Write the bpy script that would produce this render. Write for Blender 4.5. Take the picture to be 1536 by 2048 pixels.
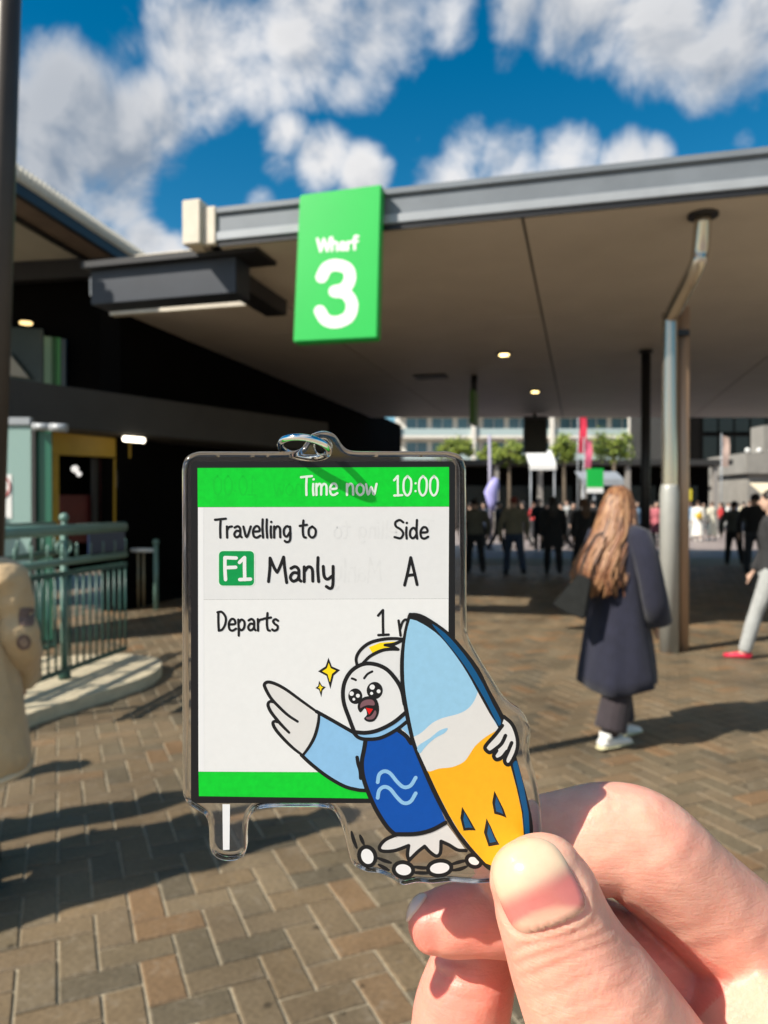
import bpy, bmesh, math, random
import numpy as np
from mathutils import Vector, Matrix
from mathutils.geometry import tessellate_polygon
from mathutils.bvhtree import BVHTree

R = math.radians
random.seed(7)
scene = bpy.context.scene
COL = scene.collection
for o in list(bpy.data.objects):
    bpy.data.objects.remove(o)

# ------------------------------------------------------------------ camera
FPX = 1500.0                     # focal length in photo pixels (photo is 1536 x 2048)
CAM = Vector((0.0, 0.0, 1.53))
PITCH = math.atan(13.0 / FPX)    # horizon sits 13 px above the middle
cam_d = bpy.data.cameras.new('camera')
cam = bpy.data.objects.new('camera', cam_d)
COL.objects.link(cam)
cam.location = CAM
cam.rotation_euler = (R(90) - PITCH, 0, 0)
cam_d.sensor_fit = 'VERTICAL'
cam_d.sensor_height = 36.0
cam_d.sensor_width = 36.0
cam_d.lens = 36.0 * FPX / 2048.0
cam_d.clip_start = 0.005
cam_d.clip_end = 2000.0
cam_d.dof.use_dof = True
cam_d.dof.focus_distance = 0.110
cam_d.dof.aperture_fstop = 40.0
cam_d.dof.aperture_blades = 0
scene.camera = cam
RM = Matrix.Rotation(R(90) - PITCH, 3, 'X')


def ray(px, py):
    return RM @ Vector(((px - 768.0) / FPX, (1024.0 - py) / FPX, -1.0))


def U(px, py, Y):
    """point at world depth Y (metres ahead of the camera) on the ray of a photo pixel"""
    d = ray(px, py)
    return CAM + d * (Y / d.y)


def G(px, py, z=0.0):
    d = ray(px, py)
    return CAM + d * ((z - CAM.z) / d.z)


def HZ(px, py, z):
    """point on the ray of a photo pixel at world height z"""
    return G(px, py, z)


def proj(p):
    q = RM.transposed() @ (Vector(p) - CAM)
    return (768.0 + FPX * q.x / -q.z, 1024.0 - FPX * q.y / -q.z)


# ------------------------------------------------------------------ sun and sky
SUN_AZ, SUN_EL = R(60), R(41)     # the light travels to the right and a little away
travel = Vector((math.sin(SUN_AZ) * math.cos(SUN_EL), math.cos(SUN_AZ) * math.cos(SUN_EL), -math.sin(SUN_EL)))
to_sun = -travel
sun_d = bpy.data.lights.new('sun', 'SUN')
sun_d.energy = 5.0
sun_d.angle = R(0.53)
sun_d.color = (1.0, 0.93, 0.82)
sun = bpy.data.objects.new('sun', sun_d)
COL.objects.link(sun)
sun.rotation_euler = travel.to_track_quat('-Z', 'Y').to_euler()
sun.location = (-20, -6, 20)

world = bpy.data.worlds.new('World')
scene.world = world
world.use_nodes = True
wn, wl = world.node_tree.nodes, world.node_tree.links
wn.clear()


def W(t, **kw):
    n = wn.new(t)
    for k, v in kw.items():
        setattr(n, k, v)
    return n


def wmath(op, a, b=None, c=None, clamp=False):
    n = W('ShaderNodeMath', operation=op, use_clamp=clamp)
    for i, x in enumerate((a, b, c)):
        if x is None:
            continue
        if isinstance(x, (int, float)):
            n.inputs[i].default_value = x
        else:
            wl.new(x, n.inputs[i])
    return n.outputs[0]


def wmap(x, a, b, c=0.0, d=1.0, smooth=True):
    n = W('ShaderNodeMapRange')
    n.interpolation_type = 'SMOOTHSTEP' if smooth else 'LINEAR'
    wl.new(x, n.inputs[0])
    for i, v in enumerate((a, b, c, d)):
        n.inputs[i + 1].default_value = v
    return n.outputs[0]


sky = W('ShaderNodeTexSky', sky_type='NISHITA')
sky.sun_disc = False
sky.sun_elevation = SUN_EL
sky.sun_rotation = math.atan2(to_sun.x, to_sun.y)
sky.air_density = 1.0
sky.dust_density = 0.0
sky.ozone_density = 1.6
hs = W('ShaderNodeHueSaturation')
hs.inputs['Saturation'].default_value = 1.5
hs.inputs['Hue'].default_value = .488
wl.new(sky.outputs[0], hs.inputs['Color'])
bg_sky = W('ShaderNodeBackground')
bg_sky.inputs['Strength'].default_value = 0.08
wl.new(hs.outputs[0], bg_sky.inputs[0])

tc = W('ShaderNodeTexCoord')
dirv = tc.outputs['Generated']
sep = W('ShaderNodeSeparateXYZ')
wl.new(dirv, sep.inputs[0])
zz = wmath('ADD', wmath('MAXIMUM', sep.outputs[2], 0.0), 0.30)
comb = W('ShaderNodeCombineXYZ')
wl.new(wmath('DIVIDE', sep.outputs[0], zz), comb.inputs[0])
wl.new(wmath('DIVIDE', sep.outputs[1], zz), comb.inputs[1])
wl.new(wmath('DIVIDE', sep.outputs[2], zz), comb.inputs[2])


def wnoise(vec, scale, detail, rough, off=(0, 0, 0), dist=0.0):
    mp = W('ShaderNodeMapping')
    mp.inputs['Location'].default_value = off
    wl.new(vec, mp.inputs[0])
    n = W('ShaderNodeTexNoise')
    n.inputs['Scale'].default_value = scale
    n.inputs['Detail'].default_value = detail
    n.inputs['Roughness'].default_value = rough
    n.inputs['Distortion'].default_value = dist
    wl.new(mp.outputs[0], n.inputs['Vector'])
    return n.outputs[0]


# cloud banks: photo pixel, radius in px, amount
CLOUDS = [(450, 90, 190, 1), (600, 60, 190, 1), (520, 160, 120, .9), (760, 60, 170, .95), (880, 50, 110, .8), (690, 160, 90, .75),
          (1180, 30, 190, .95), (1330, 60, 210, 1), (1480, 90, 210, 1), (1400, 170, 110, .8), (1560, 40, 260, 1), (1020, 130, 90, .55), (1050, 30, 110, .75),
          (120, 210, 180, 1.0), (210, 300, 180, 1.05), (90, 330, 190, 1.05), (240, 390, 130, 1.0), (20, 240, 180, 1.0), (330, 240, 140, .8), (430, 200, 110, .8), (60, 140, 130, .7),
          (290, 480, 95, 1), (230, 500, 80, 1), (340, 500, 80, .9), (180, 470, 70, .8),
          (570, 270, 80, .85), (640, 320, 95, .9), (720, 350, 85, .85), (560, 330, 70, .7), (720, 375, 80, .9),
          (930, 290, 100, .9), (1020, 320, 120, 1), (1130, 310, 120, 1), (1250, 320, 100, .95), (900, 360, 100, .95), (860, 260, 60, .6), (1310, 310, 70, .85),
          (345, 345, 70, .68), (520, 405, 60, .8), (1490, 285, 60, .7), (470, 420, 60, .6), (250, 90, 90, .45), (90, 60, 110, .42)]
acc = None
gacc = None
GREY = [(120, 210, 260, 1), (240, 340, 190, .9), (60, 330, 200, 1), (1400, 120, 260, .55), (700, 40, 170, .35), (1100, 60, 150, .5)]


def wblob(px, py, r, wgt):
    d = ray(px, py).normalized()
    d2 = ray(px + r, py).normalized()
    vm = W('ShaderNodeVectorMath', operation='DOT_PRODUCT')
    wl.new(dirv, vm.inputs[0])
    vm.inputs[1].default_value = d
    return wmap(vm.outputs['Value'], d.dot(d2) - (1 - d.dot(d2)) * 0.12, 1.0, 0.0, wgt, smooth=False)


for b in CLOUDS:
    s = wblob(*b)
    acc = s if acc is None else wmath('MAXIMUM', acc, s)
for b in GREY:
    s = wblob(*b)
    gacc = s if gacc is None else wmath('MAXIMUM', gacc, s)
# the rest of the sky, outside the frame, carries the same broken cumulus
view = ray(768, 330).normalized()
vdot = W('ShaderNodeVectorMath', operation='DOT_PRODUCT')
wl.new(dirv, vdot.inputs[0])
vdot.inputs[1].default_value = view
outside = wmap(vdot.outputs['Value'], math.cos(R(33)), math.cos(R(45)), 0.0, 1.0)
low = wmap(wnoise(comb.outputs[0], 1.1, 2.0, .5, (3, 1, 0)), .40, .66, 0.0, 1.0)
field = wmath('MAXIMUM', acc, wmath('MULTIPLY', low, outside))
sh = to_sun * 0.028
n1 = wnoise(dirv, 7.5, 10.0, .58, (0.7, 2.2, 0.4), .3)
ns = wnoise(dirv, 7.5, 5.0, .52, (0.7, 2.2, 0.4), .3)
n2 = wnoise(dirv, 7.5, 5.0, .52, (0.7 + sh.x, 2.2 + sh.y, 0.4 + sh.z), .3)
dens = wmath('ADD', field, wmath('MULTIPLY', wmath('SUBTRACT', n1, .5), 1.75))
mask = wmath('MULTIPLY', wmap(dens, .47, 1.05), .97)
lit = wmath('ADD', .84, wmath('MULTIPLY', wmath('SUBTRACT', ns, n2), 3.2), clamp=True)
lit = wmath('SUBTRACT', lit, wmath('MULTIPLY', gacc, .58), clamp=True)
thick = wmap(dens, .55, 1.25, 1.0, .86)
ramp = W('ShaderNodeMix', data_type='RGBA')
ramp.inputs['A'].default_value = (.30, .37, .47, 1)
ramp.inputs['B'].default_value = (1.0, .99, .99, 1)
wl.new(lit, ramp.inputs['Factor'])
bg_c = W('ShaderNodeBackground')
wl.new(ramp.outputs['Result'], bg_c.inputs[0])
wl.new(wmath('MULTIPLY', thick, .67), bg_c.inputs[1])
mix = W('ShaderNodeMixShader')
wl.new(mask, mix.inputs[0])
wl.new(bg_sky.outputs[0], mix.inputs[1])
wl.new(bg_c.outputs[0], mix.inputs[2])
wo = W('ShaderNodeOutputWorld')
wl.new(mix.outputs[0], wo.inputs[0])

vs = scene.view_settings
scene.display_settings.display_device = 'sRGB'
vs.view_transform = 'Standard'
vs.look = 'None'
vs.gamma = 1.0
vs.use_curve_mapping = False
vs.exposure = 0.55
scene.render.engine = 'CYCLES'
cy = scene.cycles
cy.use_denoising = True
cy.max_bounces = 10
cy.transmission_bounces = 10
cy.transparent_max_bounces = 12
cy.diffuse_bounces = 2
cy.glossy_bounces = 4
cy.caustics_refractive = True
cy.caustics_reflective = False
cy.sample_clamp_indirect = 6.0

# ------------------------------------------------------------------ helpers
def srgb(r, g, b):
    def f(c):
        c /= 255.0
        return c / 12.92 if c <= 0.04045 else ((c + 0.055) / 1.055) ** 2.4
    return (f(r), f(g), f(b), 1.0)


MATS = {}


def mat(name, color=(.5, .5, .5), rough=.6, metal=0.0, spec=.5, noise=0.0, nscale=8.0, bump=0.0, bscale=60.0, emit=None,
        estr=1.0, trans=0.0, ior=1.45, coat=0.0, attr=None, rnd=None, sheen=0.0, stretch=None, sss=0.0):
    """procedural Principled material; noise varies the base colour, bump adds fine relief"""
    if name in MATS:
        return MATS[name]
    m = bpy.data.materials.new(name)
    m.use_nodes = True
    nt = m.node_tree
    p = nt.nodes['Principled BSDF']
    c = tuple(color[:3]) + (1.0,)
    p.inputs['Base Color'].default_value = c
    p.inputs['Roughness'].default_value = rough
    p.inputs['Metallic'].default_value = metal
    p.inputs['Specular IOR Level'].default_value = spec
    p.inputs['IOR'].default_value = ior
    p.inputs['Transmission Weight'].default_value = trans
    p.inputs['Coat Weight'].default_value = coat
    p.inputs['Sheen Weight'].default_value = sheen
    if sss:
        p.inputs['Subsurface Weight'].default_value = sss
    if emit:
        p.inputs['Emission Color'].default_value = tuple(emit[:3]) + (1,)
        p.inputs['Emission Strength'].default_value = estr
    tcn = nt.nodes.new('ShaderNodeTexCoord')
    vec = tcn.outputs['Object']
    if stretch:
        mp = nt.nodes.new('ShaderNodeMapping')
        mp.inputs['Scale'].default_value = stretch
        nt.links.new(vec, mp.inputs[0])
        vec = mp.outputs[0]
    src = None
    if attr:
        a = nt.nodes.new('ShaderNodeAttribute')
        a.attribute_name = attr
        src = a.outputs['Color']
    if rnd:
        oi = nt.nodes.new('ShaderNodeObjectInfo')
        rp = nt.nodes.new('ShaderNodeValToRGB')
        rp.color_ramp.interpolation = 'LINEAR'
        el = rp.color_ramp.elements
        while len(el) < len(rnd):
            el.new(.5)
        for i, cc in enumerate(rnd):
            el[i].position = i / (len(rnd) - 1)
            el[i].color = tuple(cc[:3]) + (1,)
        nt.links.new(oi.outputs['Random'], rp.inputs[0])
        src = rp.outputs[0]
    if noise > 0:
        n = nt.nodes.new('ShaderNodeTexNoise')
        n.inputs['Scale'].default_value = nscale
        n.inputs['Detail'].default_value = 6
        n.inputs['Roughness'].default_value = .62
        nt.links.new(vec, n.inputs['Vector'])
        mr = nt.nodes.new('ShaderNodeMapRange')
        mr.inputs[1].default_value = .25
        mr.inputs[2].default_value = .75
        mr.inputs[3].default_value = 1 - noise
        mr.inputs[4].default_value = 1 + noise
        nt.links.new(n.outputs[0], mr.inputs[0])
        mx = nt.nodes.new('ShaderNodeMix')
        mx.data_type = 'RGBA'
        mx.blend_type = 'MULTIPLY'
        mx.inputs['Factor'].default_value = 1.0
        if src is None:
            mx.inputs['A'].default_value = c
        else:
            nt.links.new(src, mx.inputs['A'])
        cb = nt.nodes.new('ShaderNodeCombineColor')
        for i in range(3):
            nt.links.new(mr.outputs[0], cb.inputs[i])
        nt.links.new(cb.outputs[0], mx.inputs['B'])
        src = mx.outputs['Result']
    if src is not None:
        nt.links.new(src, p.inputs['Base Color'])
    if bump > 0:
        n = nt.nodes.new('ShaderNodeTexNoise')
        n.inputs['Scale'].default_value = bscale
        n.inputs['Detail'].default_value = 5
        nt.links.new(vec, n.inputs['Vector'])
        b = nt.nodes.new('ShaderNodeBump')
        b.inputs['Strength'].default_value = bump
        b.inputs['Distance'].default_value = 1.0 / bscale
        nt.links.new(n.outputs[0], b.inputs['Height'])
        nt.links.new(b.outputs[0], p.inputs['Normal'])
    MATS[name] = m
    return m


ORIG = {}


def empty(name, label, cat, loc=(0, 0, 0), group=None, rz=0.0):
    o = bpy.data.objects.new(name, None)
    o.empty_display_size = .1
    COL.objects.link(o)
    o.location = loc
    o.rotation_euler = (0, 0, rz)
    ORIG[o] = Vector(loc)
    tag(o, label, cat, group)
    return o


def tag(o, label=None, cat=None, group=None, kind=None):
    if label:
        o['label'] = label
    if cat:
        o['category'] = cat
    if group:
        o['group'] = group
    if kind:
        o['kind'] = kind
    return o


def copy_tree(o, parent=None, mats=None):
    c = o.copy()
    COL.objects.link(c)
    c.parent = parent
    if o in ORIG:
        ORIG[c] = ORIG[o]
    if mats and o.type == 'MESH':
        base = o.name.split('.')[0]
        if base in mats:
            for sl in c.material_slots:
                sl.link = 'OBJECT'
                sl.material = mats[base]
    for ch in list(o.children):
        copy_tree(ch, c, mats)
    return c


def link_mesh(name, me, m, parent=None, origin=None):
    o = bpy.data.objects.new(name, me)
    COL.objects.link(o)
    if m is not None:
        for x in (m if isinstance(m, (list, tuple)) else [m]):
            me.materials.append(x)
    if parent is not None:
        o.parent = parent
        ORIG[o] = ORIG.get(parent, Vector())
    else:
        ORIG[o] = Vector(origin) if origin is not None else Vector()
        o.location = ORIG[o]
    return o


class MB:
    def __init__(s):
        s.v, s.f, s.mi, s.cur = [], [], [], 0
        s.sm = []

    def face(s, idx, smooth=False):
        s.f.append(tuple(idx))
        s.mi.append(s.cur)
        s.sm.append(smooth)

    def pts(s, P):
        b = len(s.v)
        s.v.extend([Vector(p) for p in P])
        return b

    def poly(s, P):
        b = s.pts(P)
        s.face(range(b, b + len(P)))

    def hexa(s, A, B):
        """A: four bottom corners, B: four top corners (same order)"""
        b = s.pts(list(A) + list(B))
        for q in ((3, 2, 1, 0), (4, 5, 6, 7), (0, 1, 5, 4), (1, 2, 6, 5), (2, 3, 7, 6), (3, 0, 4, 7)):
            s.face([b + i for i in q])

    def box(s, x0, x1, y0, y1, z0, z1):
        s.hexa([(x0, y0, z0), (x1, y0, z0), (x1, y1, z0), (x0, y1, z0)], [(x0, y0, z1), (x1, y0, z1), (x1, y1, z1), (x0, y1, z1)])

    def obox(s, o, ax, ay, a0, a1, b0, b1, z0, z1):
        """box in a horizontal frame: origin o, unit axes ax, ay"""
        o, ax, ay = Vector(o), Vector(ax), Vector(ay)
        k = Vector((0, 0, 1))
        P = [o + ax * a + ay * b for a, b in ((a0, b0), (a1, b0), (a1, b1), (a0, b1))]
        s.hexa([p + k * z0 for p in P], [p + k * z1 for p in P])

    def prism(s, loop, d):
        """solid between loop (3-D points) and loop + d"""
        d = Vector(d)
        L = [Vector(p) for p in loop]
        n = len(L)
        b = s.pts(L + [p + d for p in L])
        tri = tessellate_polygon([L])
        for t in tri:
            s.face([b + i for i in t])
            s.face([b + n + i for i in reversed(t)])
        for i in range(n):
            j = (i + 1) % n
            s.face([b + i, b + j, b + n + j, b + n + i])

    def tube(s, P, rad, n=12, cap=True, ratio=1.0, up=None, closed=False, round_caps=0):
        """sweep an elliptical section (rad or (ra, rb)) along points P"""
        P = [Vector(p) for p in P]
        N = len(P)
        if not isinstance(rad, (list, tuple)):
            rad = [rad] * N
        rad = [(r, r * ratio) if not isinstance(r, (list, tuple)) else r for r in rad]
        T = []
        for i in range(N):
            a = P[i - 1] if i > 0 else (P[-1] if closed else P[0])
            c = P[(i + 1) % N] if (i < N - 1 or closed) else P[i]
            t = c - a
            T.append(t.normalized() if t.length > 1e-9 else Vector((0, 0, 1)))
        u = Vector(up) if up is not None else (Vector((1, 0, 0)) if abs(T[0].x) < .9 else Vector((0, 1, 0)))
        rings = []
        for i in range(N):
            u = u - T[i] * u.dot(T[i])
            if u.length < 1e-6:
                u = T[i].orthogonal()
            u.normalize()
            w = T[i].cross(u)
            ra, rb = rad[i]
            rings.append(s.pts([P[i] + u * (ra * math.cos(2 * math.pi * k / n)) + w * (rb * math.sin(2 * math.pi * k / n)) for k in range(n)]))
        M = N if closed else N - 1
        for i in range(M):
            a, c = rings[i], rings[(i + 1) % N]
            for k in range(n):
                l = (k + 1) % n
                s.face([a + k, a + l, c + l, c + k], True)
        if cap and not closed:
            s.face([rings[0] + k for k in reversed(range(n))])
            s.face([rings[-1] + k for k in range(n)])

    def ball(s, c, r, nu=14, nv=9):
        c = Vector(c)
        if not isinstance(r, (list, tuple)):
            r = (r, r, r)
        rows = []
        for j in range(1, nv):
            th = math.pi * j / nv
            rows.append(s.pts([c + Vector((r[0] * math.sin(th) * math.cos(2 * math.pi * i / nu), r[1] * math.sin(th) * math.sin(2 * math.pi * i / nu), r[2] * math.cos(th))) for i in range(nu)]))
        t = s.pts([c + Vector((0, 0, r[2]))])
        b = s.pts([c - Vector((0, 0, r[2]))])
        for i in range(nu):
            k = (i + 1) % nu
            s.face([t, rows[0] + i, rows[0] + k], True)
            s.face([b, rows[-1] + k, rows[-1] + i], True)
            for j in range(len(rows) - 1):
                s.face([rows[j] + i, rows[j + 1] + i, rows[j + 1] + k, rows[j] + k], True)

    def mesh(s, name, org=Vector()):
        me = bpy.data.meshes.new(name)
        me.from_pydata([tuple(v - org) for v in s.v], [], s.f)
        me.polygons.foreach_set('material_index', s.mi)
        me.polygons.foreach_set('use_smooth', s.sm)
        me.update()
        return me

    def build(s, name, m, parent=None, origin=None, bevel=0.0, fix=True):
        org = ORIG.get(parent, Vector()) if parent is not None else (Vector(origin) if origin is not None else Vector())
        me = s.mesh(name, org)
        bm = bmesh.new()
        bm.from_mesh(me)
        if fix:
            bmesh.ops.recalc_face_normals(bm, faces=bm.faces)
        if bevel > 0:
            ed = [e for e in bm.edges if len(e.link_faces) == 2 and e.calc_face_angle(0) > .6]
            bmesh.ops.bevel(bm, geom=ed, offset=bevel, segments=2, affect='EDGES', clamp_overlap=True)
        bm.to_mesh(me)
        bm.free()
        return link_mesh(name, me, m, parent, origin)


def remeshed(mb, voxel, smooth=2, org=Vector(), name='body'):
    """voxel-union of everything in mb into one continuous smooth surface"""
    me = mb.mesh(name + '_raw', org)
    bm = bmesh.new()
    bm.from_mesh(me)
    bmesh.ops.recalc_face_normals(bm, faces=bm.faces)
    bm.to_mesh(me)
    bm.free()
    tmp = bpy.data.objects.new('tmp', me)
    COL.objects.link(tmp)
    r = tmp.modifiers.new('r', 'REMESH')
    r.mode = 'VOXEL'
    r.voxel_size = voxel
    r.use_smooth_shade = True
    if smooth:
        sm = tmp.modifiers.new('s', 'SMOOTH')
        sm.factor = .5
        sm.iterations = smooth
    dg = bpy.context.evaluated_depsgraph_get()
    out = bpy.data.meshes.new_from_object(tmp.evaluated_get(dg))
    out.name = name
    bpy.data.objects.remove(tmp)
    bpy.data.meshes.remove(me)
    out.materials.clear()
    for p in out.polygons:
        p.use_smooth = True
    return out


def catmull(P, n=8, closed=False):
    P = [Vector(p) for p in P]
    N = len(P)
    out = []
    for i in range(N if closed else N - 1):
        p0 = P[(i - 1) % N] if (closed or i > 0) else P[0] * 2 - P[1]
        p1, p2 = P[i], P[(i + 1) % N]
        p3 = P[(i + 2) % N] if (closed or i + 2 < N) else P[-1] * 2 - P[-2]
        for k in range(n):
            t = k / n
            out.append(.5 * ((2 * p1) + (p2 - p0) * t + (2 * p0 - 5 * p1 + 4 * p2 - p3) * t * t + (3 * p1 - p0 - 3 * p2 + p3) * t ** 3))
    if not closed:
        out.append(P[-1])
    return out


# stroke lettering: each glyph is (advance, [polylines in a 0..1 cap-height box]); x-height about .62
GL = {
    'T': (.50, [[(0, .96), (.24, .99), (.50, 1.02)], [(.26, .98), (.24, .5), (.25, 0)]]),
    'i': (.16, [[(.06, .60), (.05, .3), (.07, 0)], [(.07, .84), (.08, .85)]]),
    'm': (.62, [[(.04, .60), (.05, 0)], [(.05, .42), (.16, .60), (.26, .50), (.26, .02)], [(.26, .42), (.38, .60), (.50, .48), (.51, .02)]]),
    'e': (.43, [[(.05, .32), (.34, .36), (.30, .58), (.16, .60), (.05, .38), (.08, .08), (.22, .0), (.38, .10)]]),
    'n': (.44, [[(.05, .60), (.05, 0)], [(.05, .40), (.18, .60), (.31, .50), (.33, .02)]]),
    'o': (.46, [[(.22, .60), (.07, .46), (.06, .16), (.20, .0), (.35, .12), (.37, .42), (.22, .60)]]),
    'w': (.58, [[(.02, .58), (.12, .02), (.26, .44), (.38, .02), (.50, .60)]]),
    'r': (.33, [[(.05, .60), (.06, 0)], [(.06, .40), (.14, .56), (.28, .60)]]),
    'a': (.46, [[(.08, .54), (.22, .61), (.33, .48), (.34, .12), (.40, .02)], [(.33, .34), (.16, .36), (.06, .18), (.14, .02), (.28, .08), (.34, .22)]]),
    'v': (.42, [[(.02, .59), (.17, .02), (.36, .60)]]),
    'l': (.19, [[(.06, .98), (.05, .5), (.08, 0)]]),
    'g': (.45, [[(.33, .56), (.18, .61), (.06, .42), (.08, .14), (.20, .06), (.33, .28)], [(.34, .59), (.36, .1), (.32, -.18), (.18, -.24), (.10, -.18)]]),
    't': (.36, [[(.17, .92), (.14, .4), (.18, .06), (.28, 0)], [(.0, .63), (.17, .66), (.33, .69)]]),
    'S': (.50, [[(.42, .88), (.26, 1.0), (.08, .88), (.10, .66), (.32, .48), (.42, .26), (.30, .02), (.04, .08)]]),
    'd': (.47, [[(.36, 1.0), (.34, .4), (.37, 0)], [(.34, .40), (.22, .58), (.08, .44), (.06, .16), (.16, .02), (.28, .10), (.35, .28)]]),
    'M': (.68, [[(.03, 0), (.07, .5), (.08, .96)], [(.08, .96), (.22, .55), (.31, .38)], [(.31, .38), (.40, .6), (.52, 1.0)], [(.52, 1.0), (.56, .5), (.62, -.04)]]),
    'y': (.45, [[(.04, .62), (.07, .22), (.18, .10), (.32, .22)], [(.36, .62), (.36, .1), (.34, -.2), (.26, -.28), (.14, -.20)]]),
    'A': (.60, [[(.03, -.06), (.14, .4), (.26, 1.0)], [(.26, 1.0), (.38, .5), (.50, -.04)], [(.12, .30), (.28, .33), (.42, .34)]]),
    'D': (.50, [[(.06, .98), (.06, .5), (.08, 0)], [(.02, .96), (.22, .98), (.40, .70), (.38, .34), (.24, .06), (.08, 0)]]),
    'p': (.46, [[(.06, .58), (.08, 0), (.08, -.26)], [(.07, .40), (.20, .58), (.34, .46), (.33, .16), (.20, .02), (.08, .14)]]),
    's': (.38, [[(.30, .52), (.18, .60), (.07, .50), (.14, .36), (.28, .24), (.26, .06), (.12, .0), (.03, .06)]]),
    'F': (.50, [[(.06, 1.0), (.06, .5), (.08, 0)], [(.06, 1.0), (.24, .99), (.44, .98)], [(.07, .54), (.24, .55), (.42, .56)]]),
    '1': (.44, [[(.05, .78), (.14, .9), (.22, 1.0)], [(.22, 1.0), (.22, .5), (.23, .0)], [(.06, .0), (.23, .01), (.42, .02)]]),
    '0': (.50, [[(.22, 1.0), (.06, .76), (.05, .26), (.20, .0), (.36, .22), (.38, .76), (.22, 1.0)]]),
    ':': (.20, [[(.08, .62), (.085, .63)], [(.08, .22), (.085, .23)]]),
    'W': (.86, [[(.02, 1.0), (.12, .5), (.22, 0)], [(.22, 0), (.32, .5), (.42, .96)], [(.42, .96), (.52, .5), (.62, 0)], [(.62, 0), (.72, .5), (.82, 1.0)]]),
    'h': (.52, [[(.06, 1.04), (.06, .5), (.06, 0)], [(.06, .44), (.22, .66), (.38, .54), (.39, 0)]]),
    'f': (.36, [[(.36, 1.0), (.22, 1.04), (.15, .86), (.15, 0)], [(.02, .64), (.17, .64), (.34, .64)]]),
    '3': (.70, [[(.06, .80), (.16, .96), (.34, 1.0), (.54, .92), (.58, .74), (.48, .58), (.30, .535)], [(.30, .535), (.50, .49), (.62, .30), (.56, .08), (.34, -.01), (.14, .04), (.03, .20)]]),
}


def text_strokes(txt, x0, x1, base, cap, smooth=5):
    """strokes of a word fitted between x0..x1 (photo px, y down), baseline and cap height"""
    adv, S = 0.0, []
    for ch in txt:
        if ch == ' ':
            adv += .34
            continue
        w, st = GL[ch]
        for p in st:
            S.append([(adv + x, y) for x, y in p])
        adv += w
    lo = min(x for p in S for x, y in p)
    hi = max(x for p in S for x, y in p)
    out = []
    for p in S:
        q = [(x0 + (x - lo) / (hi - lo) * (x1 - x0), base - y * cap) for x, y in p]
        if len(q) > 2:
            q = [(v.x, v.y) for v in catmull([(x, y, 0) for x, y in q], smooth)]
        out.append(q)
    return out


def ribbon(mb, pts, w, P3, h, wend=None):
    """flat stroke of width w (px) with round ends; P3 maps (px, py, h) to space"""
    P = [Vector((x, y)) for x, y in pts]
    if len(P) == 1:
        P = [P[0], P[0] + Vector((.1, 0))]
    n = len(P)
    L, Rr = [], []
    for i in range(n):
        a = P[max(i - 1, 0)]
        c = P[min(i + 1, n - 1)]
        t = c - a
        t = t.normalized() if t.length > 1e-9 else Vector((1, 0))
        nn = Vector((-t.y, t.x))
        ww = w
        if wend is not None:
            ww = w + (wend - w) * abs(2 * i / max(n - 1, 1) - 1) ** 2
        L.append(P[i] + nn * ww / 2)
        Rr.append(P[i] - nn * ww / 2)

    def capf(c, a, sgn):
        r = a - c
        out = []
        for k in range(1, 6):
            an = sgn * math.pi * k / 6
            out.append(c + Vector((r.x * math.cos(an) - r.y * math.sin(an), r.x * math.sin(an) + r.y * math.cos(an))))
        return out
    end = capf(P[-1], L[-1], -1)
    st = capf(P[0], Rr[0], -1)
    b = mb.pts([P3(p.x, p.y, h) for p in L] + [P3(p.x, p.y, h) for p in Rr])
    for i in range(n - 1):
        mb.face([b + i, b + i + 1, b + n + i + 1, b + n + i])
    e = mb.pts([P3(p.x, p.y, h) for p in end])
    mb.face([b + n - 1] + [e + k for k in range(5)] + [b + 2 * n - 1])
    e = mb.pts([P3(p.x, p.y, h) for p in st])
    mb.face([b + n] + [e + k for k in range(5)] + [b])

# ------------------------------------------------------------------ ground and paving
ANG = R(14.7)
uu = Vector((math.cos(ANG), -math.sin(ANG), 0))      # along the canopy front
vv = Vector((math.sin(ANG), math.cos(ANG), 0))       # inward under the canopy


def UV(u, v, z=0.0):
    return uu * u + vv * v + Vector((0, 0, z))


def PL(px, py, P0, N):
    d = ray(px, py)
    N = Vector(N)
    return CAM + d * ((Vector(P0) - CAM).dot(N) / d.dot(N))


m_ground = mat('plaza_stone', (.30, .245, .22), .55, noise=.22, nscale=.9, bump=.15, bscale=30)
mb = MB()
mb.poly([(-700, -300, -.02), (700, -300, -.02), (700, 1400, -.02), (-700, 1400, -.02)])
tag(mb.build('ground', m_ground), 'pinkish stone paving of the open quay beyond the canopy', kind='structure')

BROWNS = [(r * .76, g * .70, b * .615) for r, g, b in [(.15, .132, .098), (.195, .165, .115), (.225, .18, .122), (.235, .182, .118), (.21, .165, .11), (.245, .20, .138), (.27, .18, .105), (.205, .172, .122), (.22, .175, .12)]]
m_bed = mat('joint_sand', (.37, .315, .22), .95, noise=.35, nscale=40, bump=.3, bscale=300)


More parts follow.
